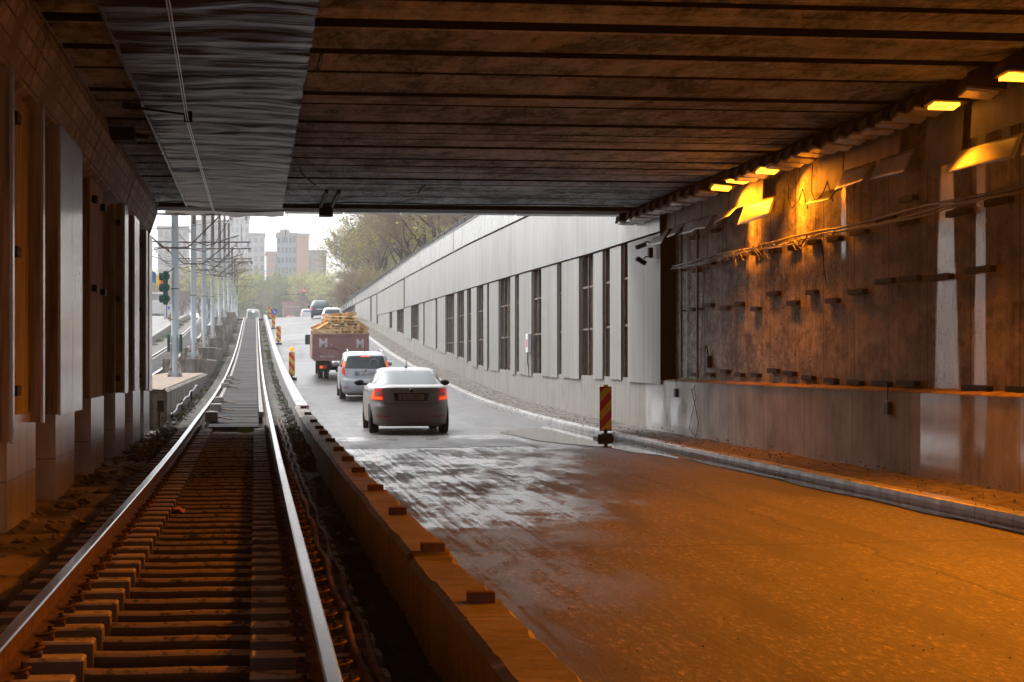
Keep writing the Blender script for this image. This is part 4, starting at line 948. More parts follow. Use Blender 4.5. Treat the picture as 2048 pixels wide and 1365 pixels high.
stepz = [(44.6, 83, .98), (83, 103, 1.72), (103, 123, 2.36), (123, 146, 3.05), (146, 172, 4.25), (172, 200, 5.45), (200, 224, 6.55)]
for i, Y in enumerate(MY):
    zb = next((z for a, b, z in stepz if a <= Y < b), lerp(RAIL, Y) - .1)
    mast(Y, zb, 'pale blue overhead line mast, ' + ml[i], seed=i, H=(9.6 if i < 7 else 8.5))
random.seed(50)
fnm = ['long low plinth by the tunnel mouth carrying the first mast', 'second step, behind the first mast', 'third step', 'fourth step', 'fifth step', 'sixth step', 'top step']
N = NT('mossy_footing'); P = N.pos(); x = N.xyz(P); a = N.noise(P, 1.6, 6, .7); b = N.noise(N.vmul(P, (4, 4, .4)), 1.5, 4)
M['footing'] = N.fin(N.mix(N.gate(b, .45, .62), N.ramp(a, [(.36, (.11, .095, .08)), (.55, (.30, .27, .235)), (.7, (.42, .38, .33))]), (.13, .11, .09)), .8); N.bump(N.noise(P, 9, 6, .7), .7, .04)
for i, (a, b, z) in enumerate(stepz):
    mb = MB(); n = 10
    w1 = -1.92
    mb.sweep([(-3.75, -3), (-3.75, -.02), (-3.7, 0), (w1 - .05, 0), (w1, -.04), (w1, -3)][::-1], [(.012 * math.sin(Y * 3.1), Y, z + (.012 * math.sin(Y * 2.3)) + (.0 if i else .004 * (Y - a))) for Y in yr(a, b - .01, 1.2)])
    tag(mb.build('mast_footing', M['footing'], origin='keep'), 'stained concrete mast footing, ' + fnm[i], 'footing', 'stepped footings between the two tracks')
mb = MB(); random.seed(2)
mb.grid(lambda u, v: (-3.65 + 1.62 * u, 44.9 + 37.5 * v, .985 + .0045 * 37 * v + .03 * fbm(u * 12, v * 160)), 14, 240)
M['tan'] = pm('tan_grit', (.36, .275, .20), (.22, .175, .135), .9, 4, 0, .5, 30)
struct(mb.build('sandy_plinth_top', M['tan'], origin='keep'))
# pipe on the plinth side, little cabinet
hang('handrail_pipe', 'pale wavy pipe with a red end fixed along the side of the first plinth', 'pipe', [(-1.86 + .01 * math.sin(Y * 2), Y, .42 + (Y - 44.6) * .021 + .03 * math.sin(Y * 1.3)) for Y in yr(44.8, 66, .6)], .022, 'white')
for (Y, lab) in ((46.0, 'nearest'), (52.5, 'middle'), (60.0, 'farthest')):
    hang('drain_pipe', 'short dark bent pipe on the side of the first plinth, %s of three' % lab, 'pipe', [(-1.87, Y, .45 + (Y - 44.6) * .02), (-1.86, Y, .2 + (Y - 44.6) * .01), (-1.8, Y + .4, .12 + (Y - 44.6) * .01), (-1.65, Y + .8, .10 + (Y - 44.6) * .01)], .03, 'bracket')
t = thing('control_box', 'small grey control box on a thin pipe at the tunnel mouth', 'box', (-2.0, 43.9, .1)); mb = MB(); mb.cbox(-.09, .05, -.05, .05, .42, .68, .01); mb.build('casing', M['bracket'], t)
mb = MB(); mb.tube([(-.05, 0, .45), (-.06, 0, .15), (0, .05, -.02)], .02, 6); mb.build('pipe', M['bracket'], t)
# contact wires
def wire(name, lab, pts, r, mat='wire', cat='wire', n=5):
    mb = MB(); mb.tube(pts, r, n); return tag(mb.build(name, M[mat]), lab, cat)
zt = 4.48
for dx, nm in ((-.012, 'left'), (.012, 'right')):
    pts = [(-.52 + dx, 4, zt), (-.66 + dx, 14, zt), (-.80 + dx, 24.2, zt), (-.79 + dx, 38, zt + .01), (-.74 + dx, 43.5, 4.62), (-.45 + dx, 69, lerp(RAIL, 69) + 5.5), (-.62 + dx, 89.7, lerp(RAIL, 89.7) + 5.5)]
    wire('contact_wire', '%s of the twin shiny overhead wires under the metal ceiling cover' % nm, pts, .0065)
pts = [(-.55 + .2 * math.sin(Y * .1), Y, lerp(RAIL, Y) + 5.45) for Y in (89.7, 108, 130, 155, 181, 210, 240, 272, 306)]
wire('contact_wire', 'overhead wire above the near track climbing the ramp', pts, .012, 'wire_dark')
wire('contact_wire', 'overhead wire above the far left track', [(-4.9 + .2 * math.sin(Y * .1), Y, lerp(RAIL, Y) + 5.45) for Y in (44, 69, 89.7, 108, 130, 155, 181, 210, 240, 272)], .012, 'wire_dark')
wire('span_wire', 'thin horizontal span wire crossing left of the first mast', [(-4.6, 69, 6.15), (-2.7, 69, 6.15), (-1.0, 89, 7.9)], .010, 'wire_dark')
wire('feeder_cable', 'sagging feeder cable looping from the first mast to the right', [(-2.6, 69, 6.0), (-2.3, 72, 5.75), (-2.0, 75, 6.0), (-1.85, 77, 6.9)], .012, 'wire_dark')
wire('span_wire', 'thin diagonal wire running from the tunnel mouth down to the far arm', [(1.0, 60, 6.3), (1.15, 75, 6.6), (1.3, 89.7, 7.0)], .010, 'wire_dark')
for k, (Ya, Yb) in enumerate(((69, 89.7), (89.7, 108.2), (108.2, 130), (130, 155.4), (155.4, 181))):
    for sx in (-1, 1):
        za, zb_ = lerp(RAIL, Ya) + 4.85, lerp(RAIL, Yb) + 5.9
        wire('stay_wire', 'thin stay wire on the %s side between masts %s and %s from the tunnel' % ('left' if sx < 0 else 'right', ['one', 'two', 'three', 'four', 'five'][k], ['two', 'three', 'four', 'five', 'six'][k]), [(-2.7 + sx * .5, Ya, za), (-2.7 + sx * 1.6, Ya + (Yb - Ya) * .35, za + .6), (-2.7 + sx * 1.9, Yb, zb_)], .011, 'wire_dark')
t = thing('wire_arm', 'dark support arm with an insulator holding the overhead wire under the ceiling', 'arm', (-1.59, 25.1, 4.8))
mb = MB(); mb.tube([(0, 0, -.02), (.22, -.3, -.10), (.80, -.9, -.24)], [.022, .018, .014], 6); mb.build('rod', M['bracket'], t)
mb = MB()
for k in range(4): mb.tube([(.0 + k * .05, -.02 - k * .06, -.03 - k * .012), (.03 + k * .05, -.05 - k * .06, -.04 - k * .012)], .045, 8)
mb.build('insulator', M['bracket'], t)
mb = MB(); mb.cbox(.75, .85, -.94, -.86, -.33, -.2, .01); mb.build('wire_clamp', M['bracket'], t)
# traffic light on first mast
t = thing('traffic_light', 'dark green three-lamp traffic light seen from behind, fixed left of the nearest mast', 'traffic light', (-3.02, 68.7, 3.55))
M['tl'] = pm('dark_green_plastic', (.02, .10, .075), (.015, .07, .055), .4, 4, 0, 0, obj=True)
mb = MB(); mb.cbox(-.06, .10, -.1, .1, 0, 1.15, .02); mb.build('housing', M['tl'], t)
for z in (.2, .58, .96):
    mb = MB(); mb.tube([(-.17, .06, z), (.08, .0, z)], [.13, .145], 12); mb.tube([(-.02, .3, z + .02), (.02, -.1, z)], [.13, .15], 12); mb.build('visor', M['tl'], t)
mb = MB(); mb.tube([(.1, 0, 1.1), (.3, .1, 1.25)], .02, 5); mb.tube([(.05, 0, 0), (.06, 0, -.45), (.25, .1, -.5)], .015, 5); mb.build('mount', M['arm'], t)
for dx, lab in ((-.2, 'left'), (.2, 'right')):
    mb = MB(); mb.cbox(-2.7 + dx - .05, -2.7 + dx + .05, 68.8, 69.1, 1.95, 2.55, .01); tag(mb.build('mast_box', M['tl']), 'flat dark box strapped to the %s side of the nearest mast' % dx_ if False else 'flat dark box strapped to the %s side of the nearest mast' % lab, 'box')
mb = MB(); mb.tube([(-2.75, 239.7, 7.6), (-2.75, 239.78, 7.6)], .32, 16); tag(mb.build('disc_sign', M['white']), 'round white disc sign on the eighth mast', 'sign')

# ================================================================== DELINEATORS AND SIGNS
def delineator(X, Y, z, label, lamp=True, h=.95, wd=.26, slant=1, rz=0.0):
    t = thing('delineator_board', label, 'delineator', (X, Y, z), rz, 'red and yellow warning boards beside the road')
    # foot
    mb = MB(); mb.cbox(-.2, .2, -.33, .33, 0, .07, .02); mb.cbox(-.13, .13, -.2, .2, .07, .11, .02); mb.box(-.2, -.15, -.33, -.2, -.0, .10); mb.box(.15, .2, -.33, -.2, 0, .10); mb.tube([(0, 0, .1), (0, 0, .2)], .04, 8); mb.build('foot', M['black'], t)
    z0 = .17
    mb = MB(); mb.cbox(-wd / 2 - .012, wd / 2 + .012, -.018, .018, z0 - .012, z0 + h + .012, .004); mb.build('frame', M['black'], t)
    mr, my = MB(), MB(); n = 6; sh = wd * 1.15 * slant; step = h / 4.6
    # diagonal stripes clipped to the board
    def clip(poly, zlo, zhi):
        def cut(P, f):
            out = []
            for i in range(len(P)):
                a, b = P[i], P[(i + 1) % len(P)]; fa, fb = f(a), f(b)
                if fa >= 0: out.append(a)
                if (fa >= 0) != (fb >= 0):
                    tt = fa / (fa - fb); out.append((a[0] + (b[0] - a[0]) * tt, a[1] + (b[1] - a[1]) * tt))
            return out
        return cut(cut(poly, lambda p: p[1] - zlo), lambda p: zhi - p[1])
    k = -4
    while k < 9:
        za = z0 + k * step
        poly = clip([(-wd / 2, za), (wd / 2, za + sh), (wd / 2, za + sh + step), (-wd / 2, za + step)], z0, z0 + h)
        if len(poly) >= 3:
            tgt = mr if k % 2 == 0 else my
            for y, rv in ((-.021, False), (.021, True)):
                vs = [(p[0], y, p[1]) for p in poly]; tgt.add(vs, [tuple(range(len(vs)))[::-1] if rv else tuple(range(len(vs)))])
        k += 1
    mr.build('red_stripes', M['red'], t); my.build('yellow_stripes', M['yellow'], t)
    if lamp:
        mb = MB(); mb.cbox(-.05, .05, -.03, .03, z0 + h + .012, z0 + h + .05, .005); mb.build('lamp_base', M['yellow'], t)
        if lamp == 2:
            mb = MB(); mb.tube([(0, -.05, z0 + h + .15), (0, -.03, z0 + h + .15), (0, .03, z0 + h + .15), (0, .05, z0 + h + .15)], [.06, .095, .095, .06], 16); mb.build('warning_lamp', M['amber'], t)
    return t
delineator(6.95, 39.4, .07, 'dirty red and yellow board standing in the puddle by the right kerb', True, .86, .215, 1)
delineator(1.52, 83.5, road_z(1.52, 83.5) + .01, 'slanted warning board with a round amber lamp on top, left of the brown truck', 2, .95, .22, -1, .0)
delineator(1.47, 126, road_z(1.47, 126) + .01, 'warning board halfway up the ramp against the pale separator', True, .93, .26, -1)
t = delineator(1.52, 166, road_z(1.52, 166) + .01, 'warning board under the round blue arrow sign near the top of the ramp', False, .95, .24, -1)
bs = thing('arrow_sign', 'round blue keep-right arrow sign on top of a warning board', 'sign', (1.58, 165.8, road_z(1.5, 166) + 1.42)); mb = MB(); mb.tube([(0, -.01, 0), (0, .01, 0)], .26, 24); mb.build('disc', M['blue'], bs)
mb = MB(); mb.add([(-.13, -.013, .15), (-.09, -.013, .18), (.05, -.013, .0), (.12, -.013, .06), (.14, -.013, -.14), (-.06, -.013, -.11), (.0, -.013, -.05)], [(0, 1, 2, 6), (5, 6, 2, 3, 4)]); mb.build('arrow', M['white'], bs)
t = delineator(1.40, 190, road_z(1.4, 190) + .3, 'farthest warning board at the top of the ramp beside a pale lamp', False, 1.0, .26, -1)
mb = MB(); mb.tube([(1.12, 189.9, road_z(1.4, 190) + 1.0), (1.12, 189.96, road_z(1.4, 190) + 1.0)], .14, 4); M['pale_y'] = pm('pale_yellow', (.8, .74, .45), (.7, .65, .4), .5); tag(mb.build('reflector', M['pale_y']), 'small pale yellow square sign beside the farthest warning board', 'sign')
# far signs at left
t = thing('round_sign', 'orange-brown back of a round traffic sign half hidden by the nearest mast', 'sign', (-7.35, 185, 5.2)); mb = MB(); mb.tube([(0, 0, .45), (0, .02, .45)], .5, 20); M['ochre'] = pm('ochre_sign_back', (.50, .32, .14), (.38, .24, .11), .6); mb.build('disc', M['ochre'], t)
mb = MB(); mb.tube([(0, .05, -.6), (0, .05, .8)], .04, 6); mb.build('post', M['arm'], t)
t = thing('info_board', 'white upright information board left of the nearest mast', 'board', (-8.4, 205, 6.1)); mb = MB(); mb.cbox(-.75, .55, -.05, .05, -.3, 1.35, .02); mb.build('panel', M['white'], t); mb = MB(); mb.box(-.35, -.1, -.06, -.055, .85, 1.15); mb.build('blue_emblem', M['blue'], t)
mb = MB(); mb.tube([(-.95, 0, -.3), (-.95, 0, 1.3)], .04, 5); mb.build('post', M['white'], t)
t = thing('yield_sign', 'small triangular sign on a post in front of the white truck', 'sign', (-13.4, 250, 6.9)); mb = MB(); mb.add([(-.35, 0, 1.35), (.35, 0, 1.35), (0, 0, .75), (-.35, .03, 1.35), (.35, .03, 1.35), (0, .03, .75)], [(0, 2, 1), (3, 4, 5), (0, 1, 4, 3), (1, 2, 5, 4), (2, 0, 3, 5)]); mb.build('plate', M['fence'], t); mb = MB(); mb.tube([(0, .02, 0), (0, .02, 1.3)], .05, 6); mb.build('post', M['white'], t)
# flag
t = thing('flag', 'blue, yellow and red flag hanging out left of the traffic light', 'flag', (-7.12, 140, 7.05))
for k, (c, nm) in enumerate((('blue', 'blue_stripe'), ('yellow', 'yellow_stripe'), ('red', 'red_stripe'))):
    mb = MB(); mb.grid(lambda u, v: (.02 + (k + u) * .33, .12 * math.sin((k + u) * 2.6 + v), .85 - v * .78 - (k + u) * .17 + .05 * math.sin((k + u) * 3)), 8, 6)
    mb.build(nm, M[c], t)
mb = MB(); mb.tube([(0, 0, -1.6), (0, 0, 1.0)], .022, 6); mb.build('pole', M['arm'], t)
# billboard at the top of the street
t = thing('billboard', 'pink billboard with white lettering across the street beyond the ramp', 'billboard', (7.7, 402, 8.2))
M['pink'] = pm('billboard_pink', (.52, .27, .27), (.42, .24, .25), .5, .6, 0, 0)
mb = MB(); mb.box(-2.1, 2.1, 0, .2, .8, 5.5); mb.build('panel', M['pink'], t)
mb = MB(); mb.box(-2.2, -2.1, -.05, .2, 0, 5.5); mb.box(2.1, 2.5, -.05, .2, 1, 5.9); mb.box(1.2, 2.1, -.05, .2, 5.5, 5.9); mb.build('frame', M['white'], t)
mb = MB(); mb.box(.2, 1.9, -.03, -.005, 2.0, 3.6); mb.box(-1.2, -.3, -.03, -.005, .9, 2.2); mb.build('picture', M['clad_c'], t)
def text(body, size, loc, rot, mat, parent, name='lettering', ext=.002, squash=1.0, align='CENTER', bold=0):
    cu = bpy.data.curves.new(name, 'FONT'); cu.body = body; cu.size = size; cu.align_x = align; cu.extrude = ext; cu.resolution_u = 3; cu.offset = bold
    o = bpy.data.objects.new(name + '_curve', cu); COL.objects.link(o); bpy.context.view_layer.update()
    me = bpy.data.meshes.new_from_object(o.evaluated_get(bpy.context.evaluated_depsgraph_get())); bpy.data.objects.remove(o)
    me.materials.clear(); me.materials.append(mat); q = bpy.data.objects.new(name, me); COL.objects.link(q); q.parent = parent; q.location = loc; q.rotation_euler = rot; q.scale = (squash, 1, 1); return q
text('Te iubim acum', .62, (-.2, -.02, 4.35), (R(90), 0, 0), M['white'], t, squash=.85)
# signal gantry over the street
t = thing('signal_gantry', 'grey gantry arm with a red signal above the street beyond the ramp', 'gantry', (3.8, 380, 8.2)); mb = MB(); mb.tube([(0, 0, 0), (0, 0, 5.8), (2.0, 0, 6.2), (5.6, 0, 6.3)], .07, 6); mb.build('arm', M['arm'], t)
mb = MB(); mb.cbox(5.2, 5.6, -.15, .15, 6.0, 7.2, .03); mb.build('signal_head', M['black'], t); mb = MB(); mb.tube([(5.4, -.2, 6.9), (5.4, -.15, 6.9)], .2, 10); mb.build('red_lens', emat('red_signal', (1, .08, .05), 1.0), t)
# small loose things on the track
mb = MB(); mb.grid(lambda u, v: (-.80 + .16 * (u - .5) + .02 * math.sin(v * 6), 20.7 + .5 * (v - .5), .06 + .06 * vn(u * 4, v * 5) + .05 * (1 - abs(u - .5) * 2) * (1 - v)), 8, 8)
M['rag'] = pm('orange_leaf', (.75, .33, .04), (.5, .2, .03), .7); tag(mb.build('dry_leaf', M['rag']), 'small bright orange dry leaf or rag lying between the rails', 'leaf')
for i, (Y, X) in enumerate(((42.4, -.90), (47.8, -.92), (53.6, -.95), (68.4, -1.0), (73, -.98), (78, -.98))):
    mb = MB(); mb.cbox(X - .13, X + .13, Y - .25, Y + .25, lerp(RAIL, Y) - .12, lerp(RAIL, Y) + .10, .02)
    tag(mb.build('guard_block', M['conc_dark']), 'small grey block beside the left rail, %s from the tunnel' % ['first', 'second', 'third', 'fourth', 'fifth', 'sixth'][i], 'block', 'grey blocks beside the left rail')
    mb = MB(); z = lerp(RAIL, Y); mb.tube([(X + .1, Y - .3, z - .02), (X + .25, Y - .7, z - .01), (X + .42, Y - 1.2, z - .04)], .018, 5)
    tag(mb.build('rusty_rod', M['rust']), 'rusty rod lying on the slabs beside the %s grey block' % ['first', 'second', 'third', 'fourth', 'fifth', 'sixth'][i], 'rod', 'rusty rods on the track slabs')
for i, (X0, r, ph) in enumerate(((.50, .026, 0), (.57, .022, 1.7))):
    mb = MB(); random.seed(i); pts = [(X0 + .012 * math.sin(Y * 2.3 + ph), Y, .17 + .014 * math.sin(Y * 1.9 + ph) + random.uniform(-.006, .006) + max(0, lerp(RAIL, Y) - .32)) for Y in yr(5, 44, .16)]
    mb.tube(pts, [r * random.uniform(.7, 1.35) for _ in pts], 6); tag(mb.build('rusty_cable', M['rust'], origin='keep'), ('inner' if i == 0 else 'outer') + ' of two crusted rusty cables lying along the right rail', 'cable')

# ================================================================== VEHICLES
def paint(name, c, c2, rough=.28, metal=.5, dirt=None, dz=.75, dcol=(.20, .15, .11)):
    N = NT(name); O = N.obj(); x = N.xyz(O); f = N.noise(O, 2, 4); col = N.ramp(f, [(.3, c2), (.7, c)])
    r = rough
    if dirt:
        g = N.m('SUBTRACT', 1.0, N.gate(N.m('MULTIPLY_ADD', N.noise(O, 5, 5, .7), .25, x[2]), dz - .25, dz + .35)); g = N.m('MULTIPLY', g, dirt)
        col = N.mix(g, col, dcol); r = N.m('MULTIPLY_ADD', g, .35, rough)
    return N.fin(col, r, metal)
M['tyre'] = pm('tyre_rubber', (.045, .04, .038), (.02, .018, .017), .8, 8, 0, .2, obj=True)
M['rim'] = pm('wheel_rim', (.45, .45, .46), (.3, .3, .31), .35, 6, .7, 0, obj=True)
N = NT('car_glass_light'); M['glass_l'] = N.fin((.16, .20, .21), .10, .1, .6)
N = NT('car_glass_dark'); M['glass_d'] = N.fin((.035, .05, .055), .06, .1, .8)
M['tl_red'] = emat('tail_light_red', (.70, .02, .015), .13); M['tl_org'] = emat('tail_light_orange', (1, .12, .015), .30); M['tl_dim'] = emat('tail_light_dim', (.45, .04, .03), .05)
M['tl_grey'] = pm('reverse_lamp', (.35, .32, .32), (.28, .25, .25), .2)
M['plate'] = pm('number_plate', (.75, .75, .75), (.65, .65, .65), .5, 5, 0, 0, obj=True); M['plate_dirty'] = pm('dirty_number_plate', (.42, .35, .28), (.34, .28, .22), .6, 20, 0, 0, obj=True)
M['ink'] = pm('plate_ink', (.02, .02, .02), (.02, .02, .02), .6); M['chrome'] = pm('chrome', (.7, .7, .7), (.6, .6, .6), .2, 4, .9, 0)
def sgn(a): return 1 if a >= 0 else -1
class Car:
    def __init__(s, tabs, n=6.0, t=None):   # tabs: list of (z, y_rear, y_front, half_width)
        s.t = tabs; s.n = n
    def at(s, z):
        T = s.t
        if z <= T[0][0]: return T[0][1:]
        for a, b in zip(T, T[1:]):
            if z <= b[0]:
                k = (z - a[0]) / (b[0] - a[0] + 1e-9); return tuple(a[i] + (b[i] - a[i]) * k for i in (1, 2, 3))
        return T[-1][1:]
    def ring(s, z, th):
        yr_, yf, hw = s.at(z); c, q = math.cos(th), math.sin(th); yc, L = (yr_ + yf) / 2, (yf - yr_) / 2
        n = s.n
        return (hw * sgn(c) * abs(c) ** (2 / n), yc + L * sgn(q) * abs(q) ** (2 / n), z)
    def rear(s, xf, z, off=.004):     # xf fraction of half width
        yr_, yf, hw = s.at(z); yc, L = (yr_ + yf) / 2, (yf - yr_) / 2; x = xf * hw
        y = yc - L * max(0, 1 - abs(xf) ** s.n) ** (1 / s.n); return (x * (1 + .002), y - off, z)
    def side(s, sd, y, z, off=.004):
        yr_, yf, hw = s.at(z); yc, L = (yr_ + yf) / 2, (yf - yr_) / 2
        f = min(1, abs((y - yc) / L)); return (sd * (hw * max(0, 1 - f ** s.n) ** (1 / s.n) + off), y, z)
    def body(s, name, mat, parent, N=72):
        mb = MB(); zs = []
        for a, b in zip(s.t, s.t[1:]):
            k = max(1, int((b[0] - a[0]) / .06)); zs += [a[0] + (b[0] - a[0]) * i / k for i in range(k)]
        zs.append(s.t[-1][0])
        for z in zs: mb.v += [s.ring(z, 2 * math.pi * k / N + .01) for k in range(N)]
        for j in range(len(zs) - 1):
            for k in range(N): mb.f.append([j * N + k, j * N + (k + 1) % N, (j + 1) * N + (k + 1) % N, (j + 1) * N + k]); mb.m.append(0); mb.sm.append(True)
        mb.f.append([k for k in range(N)][::-1]); mb.m.append(0); mb.sm.append(False)
        mb.f.append([(len(zs) - 1) * N + k for k in range(N)]); mb.m.append(0); mb.sm.append(True)
        o = mb.build(name, mat, parent); return o
    def rpatch(s, name, mat, parent, pts, off=.006, nu=10, nv=8):
        # pts: 4 corners (xf,z): bl, br, tr, tl ; bilinear on the rear surface
        bl, br, tr, tl = pts; mb = MB()
        def f(u, v):
            xf = (bl[0] * (1 - u) + br[0] * u) * (1 - v) + (tl[0] * (1 - u) + tr[0] * u) * v; z = (bl[1] * (1 - u) + br[1] * u) * (1 - v) + (tl[1] * (1 - u) + tr[1] * u) * v
            return s.rear(xf, z, off)
        mb.grid(f, nu, nv); return mb.build(name, mat, parent)
    def spatch(s, name, mat, parent, sd, pts, off=.006, nu=8, nv=6):
        bl, br, tr, tl = pts; mb = MB()
        def f(u, v):
            y = (bl[0] * (1 - u) + br[0] * u) * (1 - v) + (tl[0] * (1 - u) + tr[0] * u) * v; z = (bl[1] * (1 - u) + br[1] * u) * (1 - v) + (tl[1] * (1 - u) + tr[1] * u) * v
            return s.side(sd, y, z, off)
        mb.grid(f, nu, nv); return mb.build(name, mat, parent)
def wheel(parent, x, y, r=.32, w=.2):
    t = MB(); sd = 1 if x > 0 else -1
    prof = [(-w / 2, r * .6), (-w / 2, r * .93), (-w / 2 + .025, r), (w / 2 - .025, r), (w / 2, r * .93), (w / 2, r * .6)]; n = 28; base = 0
    for k in range(n):
        a = 2 * math.pi * k / n; t.v += [(x + p, y + q * math.sin(a), r + q * math.cos(a)) for p, q in prof]
    m_ = len(prof)
    for k in range(n):
        for j in range(m_ - 1): t.f.append([k * m_ + j, k * m_ + j + 1, ((k + 1) % n) * m_ + j + 1, ((k + 1) % n) * m_ + j]); t.m.append(0); t.sm.append(True)
    wt_ = t.build('wheel', M['tyre'], parent)
    mb = MB(); mb.tube([(x - w * .35, y, r), (x + w * .35, y, r)], r * .62, 20); mb.build('rim', M['rim'], wt_)
def place(t, X, Y, rz=0, pitch=None):
    z0, z1 = road_z(X, Y - 1.2), road_z(X, Y + 1.2); t.location = (X, Y, road_z(X, Y) + .005); t.rotation_euler = (math.atan2(z1 - z0, 2.4), 0, rz)
# --- silver sedan (nearest)
def sedan():
    t = thing('car', 'silver sedan with a muddy rear and lit brake lamps, nearest of the cars', 'car')
    c = Car([(.17, -2.05, 2.15, .74), (.23, -2.20, 2.22, .85), (.42, -2.27, 2.27, .875), (.62, -2.28, 2.28, .885), (.66, -2.24, 2.28, .885), (.86, -2.20, 2.2, .88), (1.00, -2.17, 2.0, .86), (1.035, -2.13, 1.7, .83), (1.06, -1.98, 1.35, .79), (1.08, -1.62, 1.2, .775), (1.20, -1.38, .95, .72), (1.34, -1.08, .62, .655), (1.40, -.92, .45, .61), (1.435, -.72, .25, .52), (1.45, -.45, .05, .36)], 5.0)
    p = paint('muddy_silver_paint', (.38, .39, .40), (.33, .34, .35), .32, .25, (.75), .68, (.40, .335, .27)); c.body('body', p, t)
    rw_ = MB(); rw_.grid(lambda u, v: c.rear((-.84 + 1.68 * u) * (1 - .05 * v), 1.085 + (1.375 - 1.085) * v, .008), 14, 8); rw_.build('rear_window', M['glass_l'], t)
    # boot lid outline / dark seams
    lid = c.rpatch('boot_lid', paint('muddy_boot_paint', (.40, .39, .38), (.34, .33, .31), .35, .1, .7, .86, (.40, .335, .27)), t, [(-.66, .67), (.66, .67), (.74, 1.0), (-.74, 1.0)], .012, 16, 10)
    c.rpatch('plate_recess', M['ink'], lid, [(-.40, .735), (.40, .735), (.44, .895), (-.44, .895)], .016)
    c.rpatch('trim_strip', M['chrome'], lid, [(-.40, .715), (.40, .715), (.41, .735), (-.41, .735)], .022)
    pl = c.rpatch('number_plate', M['plate_dirty'], lid, [(-.31, .755), (.31, .755), (.31, .875), (-.31, .875)], .024, 4, 2)
    text('B 22 BGF', .115, (0, -2.248, .775), (R(84), 0, 0), M['ink'], t, 'plate_text')
    bd = MB(); b = c.rear(0, .945, .02); bd.tube([(0, b[1] - .012, b[2]), (0, b[1] + .012, b[2])], .045, 16); e = bd.build('badge', M['ink'], t); bd = MB()
    bd.tube([(.042 * math.cos(a), b[1] - .014, b[2] + .042 * math.sin(a)) for a in [k * math.pi / 8 for k in range(17)]], .006, 5); bd.build('badge_ring', M['chrome'], e)
    for s_ in (-1, 1):
        L = c.rpatch('tail_light', M['tl_red'], t, [(s_ * .66, .74), (s_ * .965, .745), (s_ * .90, 1.0), (s_ * .74, 1.01)], .016, 12, 8)
        c.rpatch('lit_band', M['tl_org'], L, [(s_ * .70, .755), (s_ * .958, .76), (s_ * .945, .82), (s_ * .72, .815)], .022, 10, 3)
        c.rpatch('outer_lit_band', M['tl_org'], L, [(s_ * .90, .80), (s_ * .958, .80), (s_ * .92, .94), (s_ * .88, .93)], .022, 6, 4)
        c.rpatch('reverse_lens', M['tl_grey'], L, [(s_ * .745, .85), (s_ * .87, .85), (s_ * .86, .91), (s_ * .755, .92)], .024, 6, 3)
        c.rpatch('reflector', M['tl_dim'], t, [(s_ * .55, .385), (s_ * .86, .385), (s_ * .86, .405), (s_ * .55, .405)], .012, 6, 1)
        for (ya, yb) in ((-1.15, -.2), (-.1, .75)):
            c.spatch('side_window', M['glass_d'], t, s_, [(ya - .1, 1.10), (yb + .12, 1.10), (yb - .2 if yb > 0 else yb, 1.36), (ya + .1, 1.36)], .01)
        for yy in (-.75, .35): h = MB(); q = c.side(s_, yy, .93, .02); h.rbox(q, (.03, .2, .03)); h.build('door_handle', M['chrome'], t)
        mr = MB(); q = c.side(s_, .78, 1.05, 0); mr.tube([q, (q[0] + s_ * .12, q[1], q[2] + .01)], .03, 6); mr.tube([(q[0] + s_ * a_, q[1], q[2] + .04) for a_ in (.09, .12, .2, .27, .31)], [.03, .065, .075, .06, .02], 10); k = mr.build('mirror', M['black'], t)
        for yy in (-1.38, 1.32):
            wheel(t, s_ * .77, yy); a = MB(); a.grid(lambda u, v: c.side(s_, yy + .40 * (v) * math.cos(math.pi * u) * 1.0, max(.22, .30 + .36 * v * math.sin(math.pi * u)), .006), 12, 3); a.build('wheel_arch', M['ink'], t)
    c.rpatch('bumper_seam', M['ink'], t, [(-.97, .66), (.97, .66), (.97, .668), (-.97, .668)], .008, 16, 1)
    mb = MB(); mb.tube([(0, -.55, 1.44), (0, -.62, 1.5), (0, -.74, 1.66)], [.02, .008, .005], 6); mb.cbox(-.03, .03, -.62, -.5, 1.43, 1.465, .01); mb.build('antenna', M['black'], t)
    mb = MB(); mb.tube([(.5, -2.2, .27), (.5, -1.9, .27)], .03, 8); mb.build('exhaust', M['rim'], t)
    mb = MB(); mb.box(-.62, .62, -1.9, 1.9, .17, .26); mb.build('underbody', M['black'], t)
    return t
t = sedan(); place(t, 3.38, 45.6, R(-.3))
